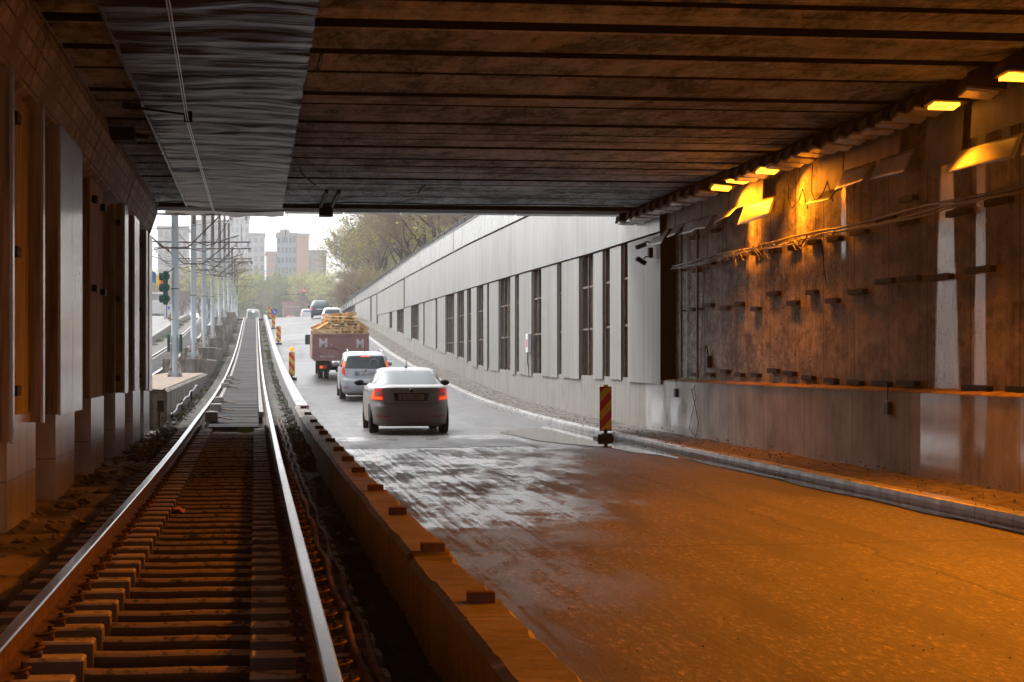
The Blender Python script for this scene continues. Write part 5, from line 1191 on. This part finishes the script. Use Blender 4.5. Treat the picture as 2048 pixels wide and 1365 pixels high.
# --- tall silver hatchback with tall lamps
def minivan():
    t = thing('car', 'tall silver car with a yellow and red lamp column, waiting behind the brown truck', 'car')
    c = Car([(.22, -1.9, 2.0, .74), (.30, -2.0, 2.1, .83), (.5, -2.06, 2.12, .845), (.72, -2.04, 2.1, .85), (.76, -1.99, 2.05, .85), (1.0, -1.97, 1.9, .845), (1.08, -1.96, 1.3, .83), (1.2, -1.92, 1.05, .80), (1.45, -1.80, .7, .735), (1.55, -1.72, .45, .69), (1.60, -1.55, .2, .60), (1.615, -1.2, 0, .42)], 6.0)
    c.body('body', paint('light_silver_paint', (.62, .65, .68), (.56, .59, .62), .25, .25, .6, .35), t)
    rwn = MB(); rwn.grid(lambda u, v: c.rear((-.84 + 1.68 * u), 1.085 + .42 * v, .01), 12, 8); rwn.build('rear_window', M['glass_d'], t)
    # spare wheel seen inside through the window, as a pale ring
    q = c.rear(.35, 1.27, .02); mb = MB(); mb.tube([(q[0] + .15 * math.cos(a), q[1], q[2] + .13 * math.sin(a)) for a in [k * math.pi / 10 for k in range(21)]], .012, 5); mb.build('window_ring', M['tl_grey'], t)
    c.rpatch('high_brake_light', M['tl_org'], t, [(-.22, 1.475), (.22, 1.475), (.22, 1.51), (-.22, 1.51)], .02, 4, 1)
    c.rpatch('wiper', M['ink'], t, [(.05, 1.09), (.5, 1.09), (.5, 1.105), (.05, 1.105)], .025, 4, 1)
    c.rpatch('hatch_lower', paint('hatch_paint', (.64, .67, .70), (.58, .61, .64), .25, .2, .3, .35), t, [(-.74, .76), (.74, .76), (.84, 1.07), (-.84, 1.07)], .008)
    c.rpatch('plate_recess', M['tl_grey'], t, [(-.42, .84), (.42, .84), (.44, .99), (-.44, .99)], .012)
    pl = c.rpatch('number_plate', M['plate'], t, [(-.36, .85), (.30, .85), (.30, .965), (-.36, .965)], .02, 4, 2)
    c.rpatch('plate_band', M['blue'], pl, [(-.36, .85), (-.31, .85), (-.31, .965), (-.36, .965)], .024, 1, 1)
    text('B 234 XKM', .105, (0, -2.012, .872), (R(90), 0, 0), M['ink'], t, 'plate_text')
    b = c.rear(0, 1.03, .02); bd = MB(); bd.tube([(0, b[1] - .01, b[2]), (0, b[1] + .01, b[2])], .038, 12); bd.build('badge', M['chrome'], t)
    for s_ in (-1, 1):
        L = c.rpatch('tail_light', M['tl_red'], t, [(s_ * .82, .86), (s_ * .93, .9), (s_ * .985, 1.28), (s_ * .87, 1.28)], .018, 8, 12)
        c.rpatch('indicator', M['tl_org'], L, [(s_ * .862, 1.14), (s_ * .975, 1.16), (s_ * .99, 1.34), (s_ * .88, 1.34)], .026, 6, 4)
        c.rpatch('reverse_lens', M['tl_grey'], L, [(s_ * .85, 1.06), (s_ * .90, 1.06), (s_ * .905, 1.12), (s_ * .86, 1.12)], .03, 4, 2)
        c.spatch('side_window', M['glass_d'], t, s_, [(-1.6, 1.12), (.9, 1.12), (.4, 1.5), (-1.5, 1.5)], .01)
        c.rpatch('reflector', M['tl_dim'], t, [(s_ * .7, .42), (s_ * .9, .42), (s_ * .9, .45), (s_ * .7, .45)], .012, 4, 1)
        mb = MB(); mb.tube([(s_ * .58, -1.5, 1.58), (s_ * .58, -1.4, 1.67), (s_ * .56, .0, 1.68), (s_ * .56, .1, 1.6)], .018, 6); mb.build('roof_rail', M['rim'], t)
        q = c.side(s_, .85, 1.1, 0); mr = MB(); mr.tube([(q[0] + s_ * a_, q[1], q[2] + .05) for a_ in (.0, .06, .14, .22, .26)], [.03, .07, .085, .07, .02], 10); mr.build('mirror', M['tl_grey'], t)
        for yy in (-1.25, 1.3):
            wheel(t, s_ * .75, yy, .31); a = MB(); a.grid(lambda u, v: c.side(s_, yy + .40 * v * math.cos(math.pi * u), max(.24, .30 + .36 * v * math.sin(math.pi * u)), .006), 12, 3); a.build('wheel_arch', M['ink'], t)
    mb = MB(); mb.tube([(0, -1.2, 1.6), (0, -1.3, 1.85)], .008, 5); mb.build('antenna', M['black'], t)
    mb = MB(); mb.box(-.6, .6, -1.8, 1.8, .18, .28); mb.build('underbody', M['black'], t)
    return t
t = minivan(); place(t, 3.72, 69.5, R(-.4))
# --- distant cars share a simpler builder
def small_car(label, mats, tabs, lamp, plate=True, win=(1.0, 1.32), grp=None, wr=.31):
    t = thing('car', label, 'car', (0, 0, 0), 0, grp); c = Car(tabs, 5.5); c.body('body', mats, t, 48)
    c.rpatch('rear_window', M['glass_d'] if lamp != 'dark' else M['glass_l'], t, [(-.78, win[0]), (.78, win[0]), (.76, win[1]), (-.76, win[1])], .012)
    for s_ in (-1, 1):
        c.rpatch('tail_light', M['tl_red'], t, [(s_ * .70, .80), (s_ * .95, .80), (s_ * .96, .98), (s_ * .74, .98)], .016, 6, 4)
        c.spatch('side_window', M['glass_d'], t, s_, [(-1.3, win[0] + .03), (.8, win[0] + .03), (.3, win[1]), (-1.1, win[1])], .01)
        q = c.side(s_, .75, 1.0, 0); mr = MB(); mr.rbox((q[0] + s_ * .12, q[1], q[2] + .05), (.2, .12, .13)); mr.build('mirror', M['black'], t)
        for yy in (-1.2, 1.25): wheel(t, s_ * .73, yy, wr)
    if plate: c.rpatch('number_plate', M['plate'], t, [(-.3, .55), (.3, .55), (.3, .66), (-.3, .66)] if lamp != 'dark' else [(-.3, .78), (.3, .78), (.3, .9), (-.3, .9)], .016, 2, 2)
    c.rpatch('lower_bumper', M['black'], t, [(-.8, .26), (.8, .26), (.82, .36), (-.82, .36)], .01)
    return t
HATCH = [(.22, -1.8, 1.9, .72), (.32, -1.92, 2.0, .82), (.6, -1.95, 2.02, .84), (.95, -1.9, 1.8, .83), (1.0, -1.86, 1.2, .80), (1.2, -1.68, .9, .72), (1.36, -1.5, .5, .65), (1.42, -1.3, .3, .55), (1.445, -1.0, .1, .4)]
SUV = [(.28, -2.0, 2.0, .78), (.4, -2.12, 2.15, .90), (.7, -2.16, 2.2, .92), (1.1, -2.08, 1.9, .91), (1.18, -2.02, 1.2, .86), (1.4, -1.8, .9, .78), (1.58, -1.55, .5, .70), (1.65, -1.3, .2, .58), (1.67, -1, 0, .45)]
t = small_car('white hatchback climbing the ramp just above the pallets', paint('white_car_paint', (.78, .79, .80), (.74, .75, .76), .3, 0), HATCH, 'lit'); place(t, 6.0, 157, R(-2))
t = small_car('dark blue-grey off-road car ahead of the white hatchback', paint('blue_grey_paint', (.12, .16, .20), (.10, .13, .17), .3, .4), SUV, 'dark', win=(1.2, 1.52), wr=.36); place(t, 6.1, 190, R(-2))
t = small_car('far white car at the top of the street in front of the billboard', paint('far_white_paint', (.8, .8, .8), (.76, .76, .76), .35, 0), HATCH, 'dark'); t.location = (7.6, 300, far_ground(300) + .75)
t = small_car('small white car facing the camera on the far left road with one lit lamp', paint('left_white_paint', (.8, .8, .8), (.76, .76, .76), .35, 0), HATCH, 'lit', False); t.location = (-9.4, 317, lerp(RAIL, 317) + .5); t.rotation_euler = (0, 0, R(180))
mb = MB(); mb.tube([(-.6, 1.98, .75), (-.6, 2.02, .75)], .12, 10); mb.build('headlight', emat('white_headlight', (1, .95, .85), 6), t)
t = small_car('faint red car beside the billboard foot at the far end of the street', paint('red_paint', (.5, .08, .06), (.45, .07, .05), .35, 0), HATCH, 'lit', False); t.location = (5.9, 330, far_ground(330) + .35)
# --- tram at the top of the ramp
t = thing('tram', 'pale green-white tram front waiting over the top of the near track', 'tram', (-.3, 345, 7.25))
c = Car([(.4, -.1, 14, 1.1), (.9, -.25, 14, 1.15), (2.0, -.2, 14, 1.17), (3.2, 0, 14, 1.12), (3.4, .15, 13.9, 1.02), (3.46, .4, 13.6, .8)], 9)
c.body('body', paint('tram_paint', (.62, .70, .66), (.55, .62, .58), .35, 0), t); c.rpatch('windscreen', M['glass_l'], t, [(-.8, 1.6), (.8, 1.6), (.8, 2.9), (-.8, 2.9)], .02)
c.rpatch('headlight', emat('tram_lamp', (1, .98, .9), 2.5), t, [(-.12, 2.98), (.12, 2.98), (.12, 3.18), (-.12, 3.18)], .05, 2, 2)
mb = MB(); mb.tube([(0, 5, 3.4), (0, 6, 4.3), (0, 5.2, 5.1)], .04, 5); mb.box(-.8, .8, 5.1, 5.3, 5.05, 5.12); mb.build('pantograph', M['arm'], t)
# --- white truck far left
t = thing('truck', 'white box truck seen from behind on the far left road', 'truck', (-12.6, 262, 7.0)); mb = MB(); mb.cbox(-1.25, 1.25, 0, 6.5, .9, 2.5, .05); mb.cbox(-1.2, 1.2, .1, 6.4, 2.5, 3.6, .05); mb.build('box_body', M['white'], t)
mb = MB(); mb.box(-1.0, 1.0, .07, .1, 2.65, 3.45); mb.build('dark_window', M['tl_grey'], t); mb = MB(); mb.cbox(-1.1, 1.1, 6.6, 8.2, .6, 2.4, .1); mb.build('cab', M['white'], t)
for x in (-.95, .95):
    for y in (1.2, 7.2): wheel(t, x, y, .42, .28)
# --- brown truck with pallets
t = thing('truck', 'old brown open truck with big white M letters on its tailgate, loaded with pallets', 'truck')
BR_ = paint('faded_brown_paint', (.40, .20, .18), (.31, .155, .14), .55, 0, .3, 1.6, (.30, .22, .19)); TR = t
place(t, 3.52, 83.0, R(-.3)); t.rotation_euler = (t.rotation_euler[0] * .4, 0, R(-.3))
zb, ztp = .82, 1.86
mb = MB(); mb.box(-1.12, 1.12, 0, 4.6, zb, zb + .08); 
for s_ in (-1, 1): mb.box(s_ * 1.14 - .03, s_ * 1.14 + .03, 0, 4.6, zb, ztp)
mb.box(-1.12, 1.12, 4.57, 4.62, zb, ztp + .3); mb.build('load_bed', BR_, t)
mb = MB(); mb.box(-1.10, 1.10, -.03, .02, zb - .02, ztp - .02); 
mb.build('tailgate', BR_, t)
mb = MB()
for (a, b, c0, d) in ((-1.17, 1.17, ztp - .05, ztp + .02), (-1.12, 1.12, zb - .06, zb + .0)): mb.box(a, b, -.07, -.031, c0, d)
for x in (-1.13, -.98, -.03, .09, 1.06): mb.box(x, x + .07, -.065, -.031, zb + .002, ztp - .052)
mb.tube([(-.55, -.06, 1.30), (-.2, -.06, 1.31), (0.02, -.06, 1.12), (.05, -.06, .95)], .014, 6)
mb.build('tailgate_ribs', BR_, t)
M['faded'] = pm('faded_white_letters', (.80, .76, .76), (.62, .54, .54), .7, 14, 0, 0, obj=True)
text('M', .52, (-.72, -.036, 1.33), (R(90), 0, 0), M['faded'], t, squash=.95, bold=.009); text('M', .52, (.80, -.036, 1.31), (R(90), 0, 0), M['faded'], t, squash=.85, bold=.009)
text('MLUH HI.PL', .115, (-.56, -.036, .90), (R(90), 0, 0), M['faded'], t)
mb = MB(); mb.tube([(-.38, -.04, 1.42), (-.38, -.036, 1.42)], .03, 6); mb.build('paint_dot', M['faded'], t)
mb = MB(); mb.box(-.42, -.34, .3, 6.0, .52, .72); mb.box(.34, .42, .3, 6.0, .52, .72); mb.box(-.9, .9, .25, .35, .5, .62); mb.tube([(-.8, 1.1, .42), (.8, 1.1, .42)], .07, 8); mb.rbox((0, 1.1, .42), (.32, .32, .30)); mb.build('chassis', M['black'], t)
lbs = []
for a_, b_ in ((-.92, -.42), (.42, .92)): mb = MB(); mb.cbox(a_, b_, .12, .24, .40, .60, .01); lbs.append(mb.build('lamp_box', M['bracket'], t))
for x, m_ in ((-.86, 'tl_org'), (-.72, 'tl_dim'), (.72, 'tl_dim'), (.58, 'tl_dim')): q = MB(); q.box(x, x + .13, .105, .119, .44, .56); q.build('tail_light', M[m_], lbs[0 if x < 0 else 1])
mb = MB(); mb.cbox(-1.0, 1.0, 4.9, 6.5, .7, 2.15, .12); mb.cbox(-.95, .95, 4.9, 6.2, 2.15, 2.3, .1); mb.build('cab', BR_, t)
for s_ in (-1, 1):
    mb = MB(); mb.tube([(s_ * .98, 5.9, 1.5), (s_ * 1.22, 5.9, 1.45), (s_ * 1.24, 5.9, 1.85)], .015, 5); mb.cbox(s_ * 1.24 - .11, s_ * 1.24 + .11, 5.87, 5.95, 1.38, 1.82, .03); mb.build('mirror', M['tl'], t)
    for y in (1.1, 5.4):
        wheel(t, s_ * .80, y, .39, .2)
        if y < 2: wheel(t, s_ * .56, y, .39, .2)
    mb = MB(); mb.box(s_ * .70 - .26, s_ * .70 + .26, .52, .55, .3, .80); mb.build('mud_flap', M['black'], t)
mb = MB(); mb.tube([(.10, .1, .58), (.10, .14, .58)], .15, 14); mb.build('spare_reflector', M['tl_grey'], t)
# pallets: each a thing of its own
M['wood'] = pm('pallet_wood', (.80, .62, .36), (.60, .44, .24), .8, 5, 0, .2, obj=True, stretch=(1, 6, 6)); M['wood2'] = pm('orange_pallet_wood', (.82, .47, .19), (.62, .33, .12), .8, 5, 0, .2, obj=True)
def pallet(loc, rot, label, mat='wood'):
    mb = MB()
    for y in (-.36, -.18, 0, .18, .36): mb.box(-.6, .6, y - .055, y + .055, .118, .14)
    for y in (-.36, 0, .36): mb.box(-.6, .6, y - .05, y + .05, 0, .02)
    for x in (-.54, 0, .54):
        mb.box(x - .07, x + .07, -.4, .4, .10, .1179)
        for y in (-.36, 0, .36): mb.box(x - .06, x + .06, y - .045, y + .045, .0201, .0999)
    o = mb.build('pallet', M[mat], origin='keep'); o.location = loc; o.rotation_euler = rot
    tag(o, label, 'pallet', 'wooden pallets piled on the brown truck'); return o
bx, by, bz = 3.52, 83.0, TR.location.z
PLS = [(-.56, .20, ztp - .20, (R(86), 0, 0), 'upright pallet at the left of the tailgate showing its slats', 'wood'),
       (.52, .50, ztp - .12, (0, 0, R(1)), 'flat pallet resting right behind the tailgate, lowest one visible', 'wood'),
       (.48, .52, ztp + .03, (0, R(-1), R(2)), 'second pallet up in the pile, right of the upright one', 'wood'),
       (.22, .58, ztp + .18, (R(2), R(-2), R(-3)), 'third pallet up in the centre of the pile', 'wood'),
       (.18, .60, ztp + .33, (R(-2), R(2), R(4)), 'fourth pallet up in the centre of the pile', 'wood'),
       (.12, .65, ztp + .48, (R(3), R(1), R(-4)), 'fifth pallet up, just below the rounded top', 'wood'),
       (.10, .9, ztp + .62, (R(4), R(2), R(6)), 'sixth pallet up, almost on top of the pile', 'wood'),
       (.05, 1.3, ztp + .74, (R(-4), R(-5), R(12)), 'topmost pallet of the pile on the brown truck', 'wood'),
       (-.58, .80, ztp + .34, (R(5), R(-30), R(5)), 'tilted orange pallet leaning down to the left of the pile', 'wood2'),
       (-.50, 1.3, ztp + .50, (R(5), R(-26), R(-8)), 'second tilted pallet leaning left behind the first', 'wood2'),
       (.66, .9, ztp + .38, (R(5), R(42), R(5)), 'steeply tilted pallet sliding to the right side of the pile', 'wood2'),
       (.60, 1.5, ztp + .45, (R(-8), R(34), R(10)), 'tilted pallet at the right, behind the steep one', 'wood'),
       (-.45, 2.3, ztp + .25, (R(2), R(-6), R(80)), 'pallet in the middle of the load, left side', 'wood'),
       (.45, 2.4, ztp + .40, (R(6), R(4), R(85)), 'pallet in the middle of the load, right side', 'wood'),
       (.0, 2.7, ztp + .58, (R(-9), R(3), R(12)), 'raised orange pallet far back in the load', 'wood2'),
       (-.4, 3.6, ztp + .0, (R(4), R(4), R(3)), 'pallet near the cab, left side', 'wood'), (.5, 3.6, ztp + .1, (R(-4), R(-4), R(-3)), 'pallet near the cab, right side', 'wood'), (0, 3.7, ztp + .3, (R(5), 0, R(30)), 'pallet lying across the load near the cab', 'wood')]
for (x, y, z, r, lab, mt) in PLS: pallet((bx + x, by + y, bz + z), r, lab, mt)
for (x, y, z) in ((-.45, 1.3, zb + .1), (.0, 2.35, zb + .1), (-.0, 3.5, zb + .1)):
    for k in range(5): pallet((bx + x, by + y + .02 * k, bz + z + k * .146), (0, 0, 0), 'pallet hidden in the lower layers of the truck load', 'wood')

# ================================================================== TREES
def tree_meshes(seed, H, spread, levels=4, lean=0.0, twig='twig_a', bud=None, budn=0.35, dens=1.0):
    rnd = random.Random(seed); tr, tw, bu = MB(), MB(), MB()
    def grow(p, d, L, r, lv):
        n = 3; pts = [p]; q = Vector(p); dd = Vector(d)
        for i in range(n):
            dd = (dd + Vector((rnd.uniform(-.22, .22), rnd.uniform(-.22, .22), rnd.uniform(-.06, .16)))).normalized(); q = q + dd * (L / n); pts.append(tuple(q))
        rr = [r * (1 - .5 * i / n) for i in range(n + 1)]
        (tr if lv >= 3 else tw).tube(pts, rr, 6 if lv >= 4 else 3, cap=False)
        if lv <= 0:
            if bud and rnd.random() < budn:
                for b in range(3):
                    t_ = rnd.random(); i = min(n - 1, int(t_ * n)); c = Vector(pts[i]) + (Vector(pts[i + 1]) - Vector(pts[i])) * rnd.random(); s = rnd.uniform(.07, .15)
                    a = Vector((rnd.uniform(-1, 1), rnd.uniform(-1, 1), rnd.uniform(-1, 1))).normalized() * s; b2 = a.orthogonal().normalized() * s
                    bu.add([tuple(c), tuple(c + a + b2 * .5), tuple(c + a * 1.6), tuple(c + a - b2 * .5)], [(0, 1, 2, 3)])
            return
        k = int(round({4: 6, 3: 6, 2: 7, 1: 7}.get(lv, 4) * dens))
        for j in range(k):
            f = .35 + .65 * (j + rnd.random()) / k; i = min(n - 1, int(f * n)); c = Vector(pts[i]) + (Vector(pts[i + 1]) - Vector(pts[i])) * (f * n - i)
            a = rnd.uniform(0, 6.283); ax = dd.orthogonal().normalized(); ax = Matrix.Rotation(a, 3, dd) @ ax
            sp = spread * rnd.uniform(.6, 1.2); nd = (dd * math.cos(sp) + ax * math.sin(sp)); nd = (nd + Vector((0, 0, .12))).normalized()
            grow(tuple(c), nd, L * rnd.uniform(.5, .78), max(.012, r * .42), lv - 1)
    grow((0, 0, 0), (lean, 0, 1), H * .42, H * .020, levels)
    return tr, tw, bu
TV = []
def variant(name, label_mats, **kw):
    tr, tw, bu = tree_meshes(**kw)
    root = bpy.data.objects.new('tree', None); COL.objects.link(root)
    tr.build('trunk', M['bark'], root); cr = tw.build('crown', M[kw.get('twig', 'twig_a')], root)
    if bu.v: bu.build('buds', M[kw['bud']], cr)
    TV.append([root, False]); return root
variant('a', None, seed=1, H=10.5, spread=.85, twig='twig_a', bud='bud', budn=.25)
variant('b', None, seed=2, H=10.5, spread=.80, twig='twig_b', bud='bud', budn=1.0)
variant('c', None, seed=3, H=10.5, spread=.80, twig='twig_a')
variant('d', None, seed=4, H=10.5, spread=.8, twig='twig_b', bud='bud2', budn=1.0)
def tree(v, X, Y, Z, s, rz, label, group):
    if not TV[v][1]: o = TV[v][0]; TV[v][1] = True
    else: o = dup(TV[v][0])
    o.location = (X, Y, Z); o.rotation_euler = (0, 0, rz); o.scale = (s, s, s * random.uniform(.92, 1.08)); o['label'] = label; o['category'] = 'tree'; o['group'] = group; return o
random.seed(99)
kinds = ['brownish bare tree', 'tree with yellow spring buds', 'bare twiggy tree', 'tree with fresh green buds']
sp = [(13.0, 118, 1.0, 2), (12.5, 132, 1.05, 0), (13.5, 146, 1.15, 1), (11.8, 158, 1.0, 0), (12.5, 170, 1.1, 1), (10.8, 180, 1.05, 2), (12.0, 192, 1.2, 1), (10.6, 205, 1.1, 0), (11.2, 218, 1.25, 3), (16, 138, 1.3, 2), (17, 160, 1.35, 0), (17, 184, 1.4, 1), (16, 210, 1.4, 1), (19.5, 125, 1.2, 3), (14.0, 104, .9, 0), (22, 150, 1.5, 0), (22, 190, 1.5, 2), (11.0, 235, 1.2, 0), (12.5, 150, 1.2, 2), (14, 175, 1.3, 0)]
for i, (X, Y, s, v) in enumerate(sp):
    nth = 'near' if Y < 140 else ('middle' if Y < 185 else 'far')
    tree(v, X, Y, 6.7, s, random.uniform(0, 6.28), '%s over the %s part of the right wall, %s' % (kinds[v], nth, 'behind the fence' if X < 14 else 'farther back'), 'trees behind the right retaining wall')
for i in range(16):
    Y = 168 + i * 4.6; X = 9.6 + (i % 3) * .8
    o = tree((2, 0, 3)[i % 3], X, Y, 6.3, .34 + .06 * (i % 4), random.uniform(0, 6.28), 'low bushy %s against the far end of the right wall' % ['bare shrub', 'brown shrub', 'greenish shrub'][i % 3], 'shrubs behind the far end of the right wall'); o['category'] = 'shrub'; o.name = 'shrub'
for i in range(30):
    X = -3 + 27 * ((i * .618) % 1); Y = 365 + 95 * ((i * .377) % 1); v = (3, 1, 2, 3, 1)[i % 5]
    if 4 < X < 11 and Y < 410: Y = 425
    s = (1.25 + .3 * ((i * .731) % 1)) * (1.0 if X < 14 else .95)
    tree(v, X, Y, far_ground(Y) - .5, s, random.uniform(0, 6.28), '%s closing the hazy street, %s' % (kinds[v], 'behind the masts' if X < 2 else ('left of the billboard' if X < 6 else ('behind the billboard' if X < 11 else 'right of the billboard'))), 'hazy trees closing the end of the street')
for i in range(14):
    X = -17 + 14 * ((i * .618) % 1); Y = 330 + 60 * ((i * .377) % 1); v = (0, 2, 1)[i % 3]
    tree(v, X * Y / 300, Y, far_ground(Y) - .3, 1.1 + .25 * ((i * .53) % 1), random.uniform(0, 6.28), '%s in front of the left tower, %s' % (kinds[v], 'seen between the masts'), 'bare trees in front of the left tower')

# ================================================================== BUILDINGS
def building(name, label, X0, X1, Y0, Y1, z1, wall, rows, cols, pane, roofs=(), z0=7.0, balc=False, fx=None, cat='building'):
    t = thing(name, label, cat, ((X0 + X1) / 2, Y0, z0)); mb = MB(); mb.box(X0, X1, Y0, Y1, z0, z1); mb.build('wall', wall, t, world=True)
    mb = MB(); mb.box(X0 - .3, X1 + .3, Y0 - .3, Y1 + .3, z1 + .003, z1 + .9); mb.build('roof', M['conc'], t, world=True)
    if rows * cols:
        cw, rh = (X1 - X0) / cols, (z1 - z0) / rows; cnt = 0
        for r in range(rows):
            for c in range(cols):
                if rh * (r + 1) + z0 < 14: continue
                if cnt >= 96: break
                x = X0 + cw * (c + .5); z = z0 + rh * (r + .5); mb = MB(); mb.box(x - cw * .30, x + cw * .30, Y0 - .12, Y0 - .004, z - rh * .28, z + rh * .28); mb.build('window', pane, t, world=True); cnt += 1
                if balc and c % 2: mb = MB(); mb.box(x - cw * .4, x + cw * .4, Y0 - 1.1, Y0 - .125, z - rh * .45, z - rh * .12); mb.build('balcony', M['conc'], t, world=True)
    for (a, b, h) in roofs: mb = MB(); mb.box(a, b, Y0 + 2, Y1 - 2, z1 + .905, z1 + h); mb.build('roof_block', wall, t, world=True)
    return t
bw = pm('pale_plaster', (.50, .47, .45), (.40, .37, .36), .8, .15, 0, 0); bw2 = pm('grey_plaster', (.46, .46, .47), (.40, .40, .41), .8, .1, 0, 0); bo = pm('orange_brick', (.50, .27, .15), (.40, .21, .12), .8, .3, 0, 0); bg_ = pm('grey_glass_front', (.24, .29, .33), (.16, .2, .24), .5, .4, 0, 0)
pn = pm('dark_window_pane', (.27, .27, .28), (.21, .21, .22), .25, .2, 0, 0)
building('apartment_tower', 'pale apartment tower with small dark windows behind the first masts', -26.6, -18.4, 560, 575, 38.3, bw, 12, 5, pn, balc=True)
building('apartment_tower', 'taller pale apartment block behind the middle masts', -18.2, -7.2, 600, 615, 43, bw, 13, 7, pn, balc=True, roofs=((-16, -12, 3),))
building('apartment_tower', 'tall plain hazy block behind the upper mast arms', -8.5, -2.0, 700, 716, 52, bw2, 15, 4, pn)
building('apartment_tower', 'plain grey block left of the brick building', -2.6, 3.2, 660, 675, 43, bw2, 12, 3, pn)
building('office_tower', 'brick tower with orange side walls and a grey glazed middle', 7.0, 13.0, 640, 655, 42.0, bg_, 11, 5, M['glass_d'], roofs=((8, 11, 2),))
building('office_tower', 'orange brick wing left of the glazed middle', 3.6, 6.9, 641, 655, 36.0, bo, 9, 2, pn)
building('office_tower', 'orange brick wing right of the glazed middle', 13.1, 17.0, 638, 655, 41.6, bo, 0, 0, pn)
building('office_tower', 'lower brown brick part right of the brick tower', 17.1, 22.5, 640, 655, 36.5, pm('brown_brick', (.34, .25, .2), (.26, .2, .16), .8, .3, 0, 0), 9, 4, pn)
building('apartment_tower', 'pinkish block showing through the trees above the right wall', 28, 37.5, 420, 435, 36, pm('pink_brick', (.46, .31, .26), (.38, .26, .22), .8, .3, 0, 0), 9, 4, pn)
building('apartment_tower', 'second pinkish block farther left behind the trees', 24, 27.8, 430, 440, 33, pm('pink_brick_pale', (.50, .42, .38), (.42, .35, .31), .8, .3, 0, 0), 8, 3, pn)

# ================================================================== HAZE
hz = MB(); hz.box(-260, 260, -405, 900, -5, 62)
N = NT('haze_air'); N.t.nodes.remove(N.b); v = N.n('ShaderNodeVolumePrincipled'); v.inputs['Color'].default_value = (.97, .98, 1, 1); v.inputs['Density'].default_value = .00055; v.inputs['Anisotropy'].default_value = .2
N.link(v.outputs[0], N.out.inputs['Volume'])
if True:
    o = hz.build('haze', N.mat, origin='keep'); stuff(o); tag(o, 'thin pale wet haze fading the far end of the street', 'haze')
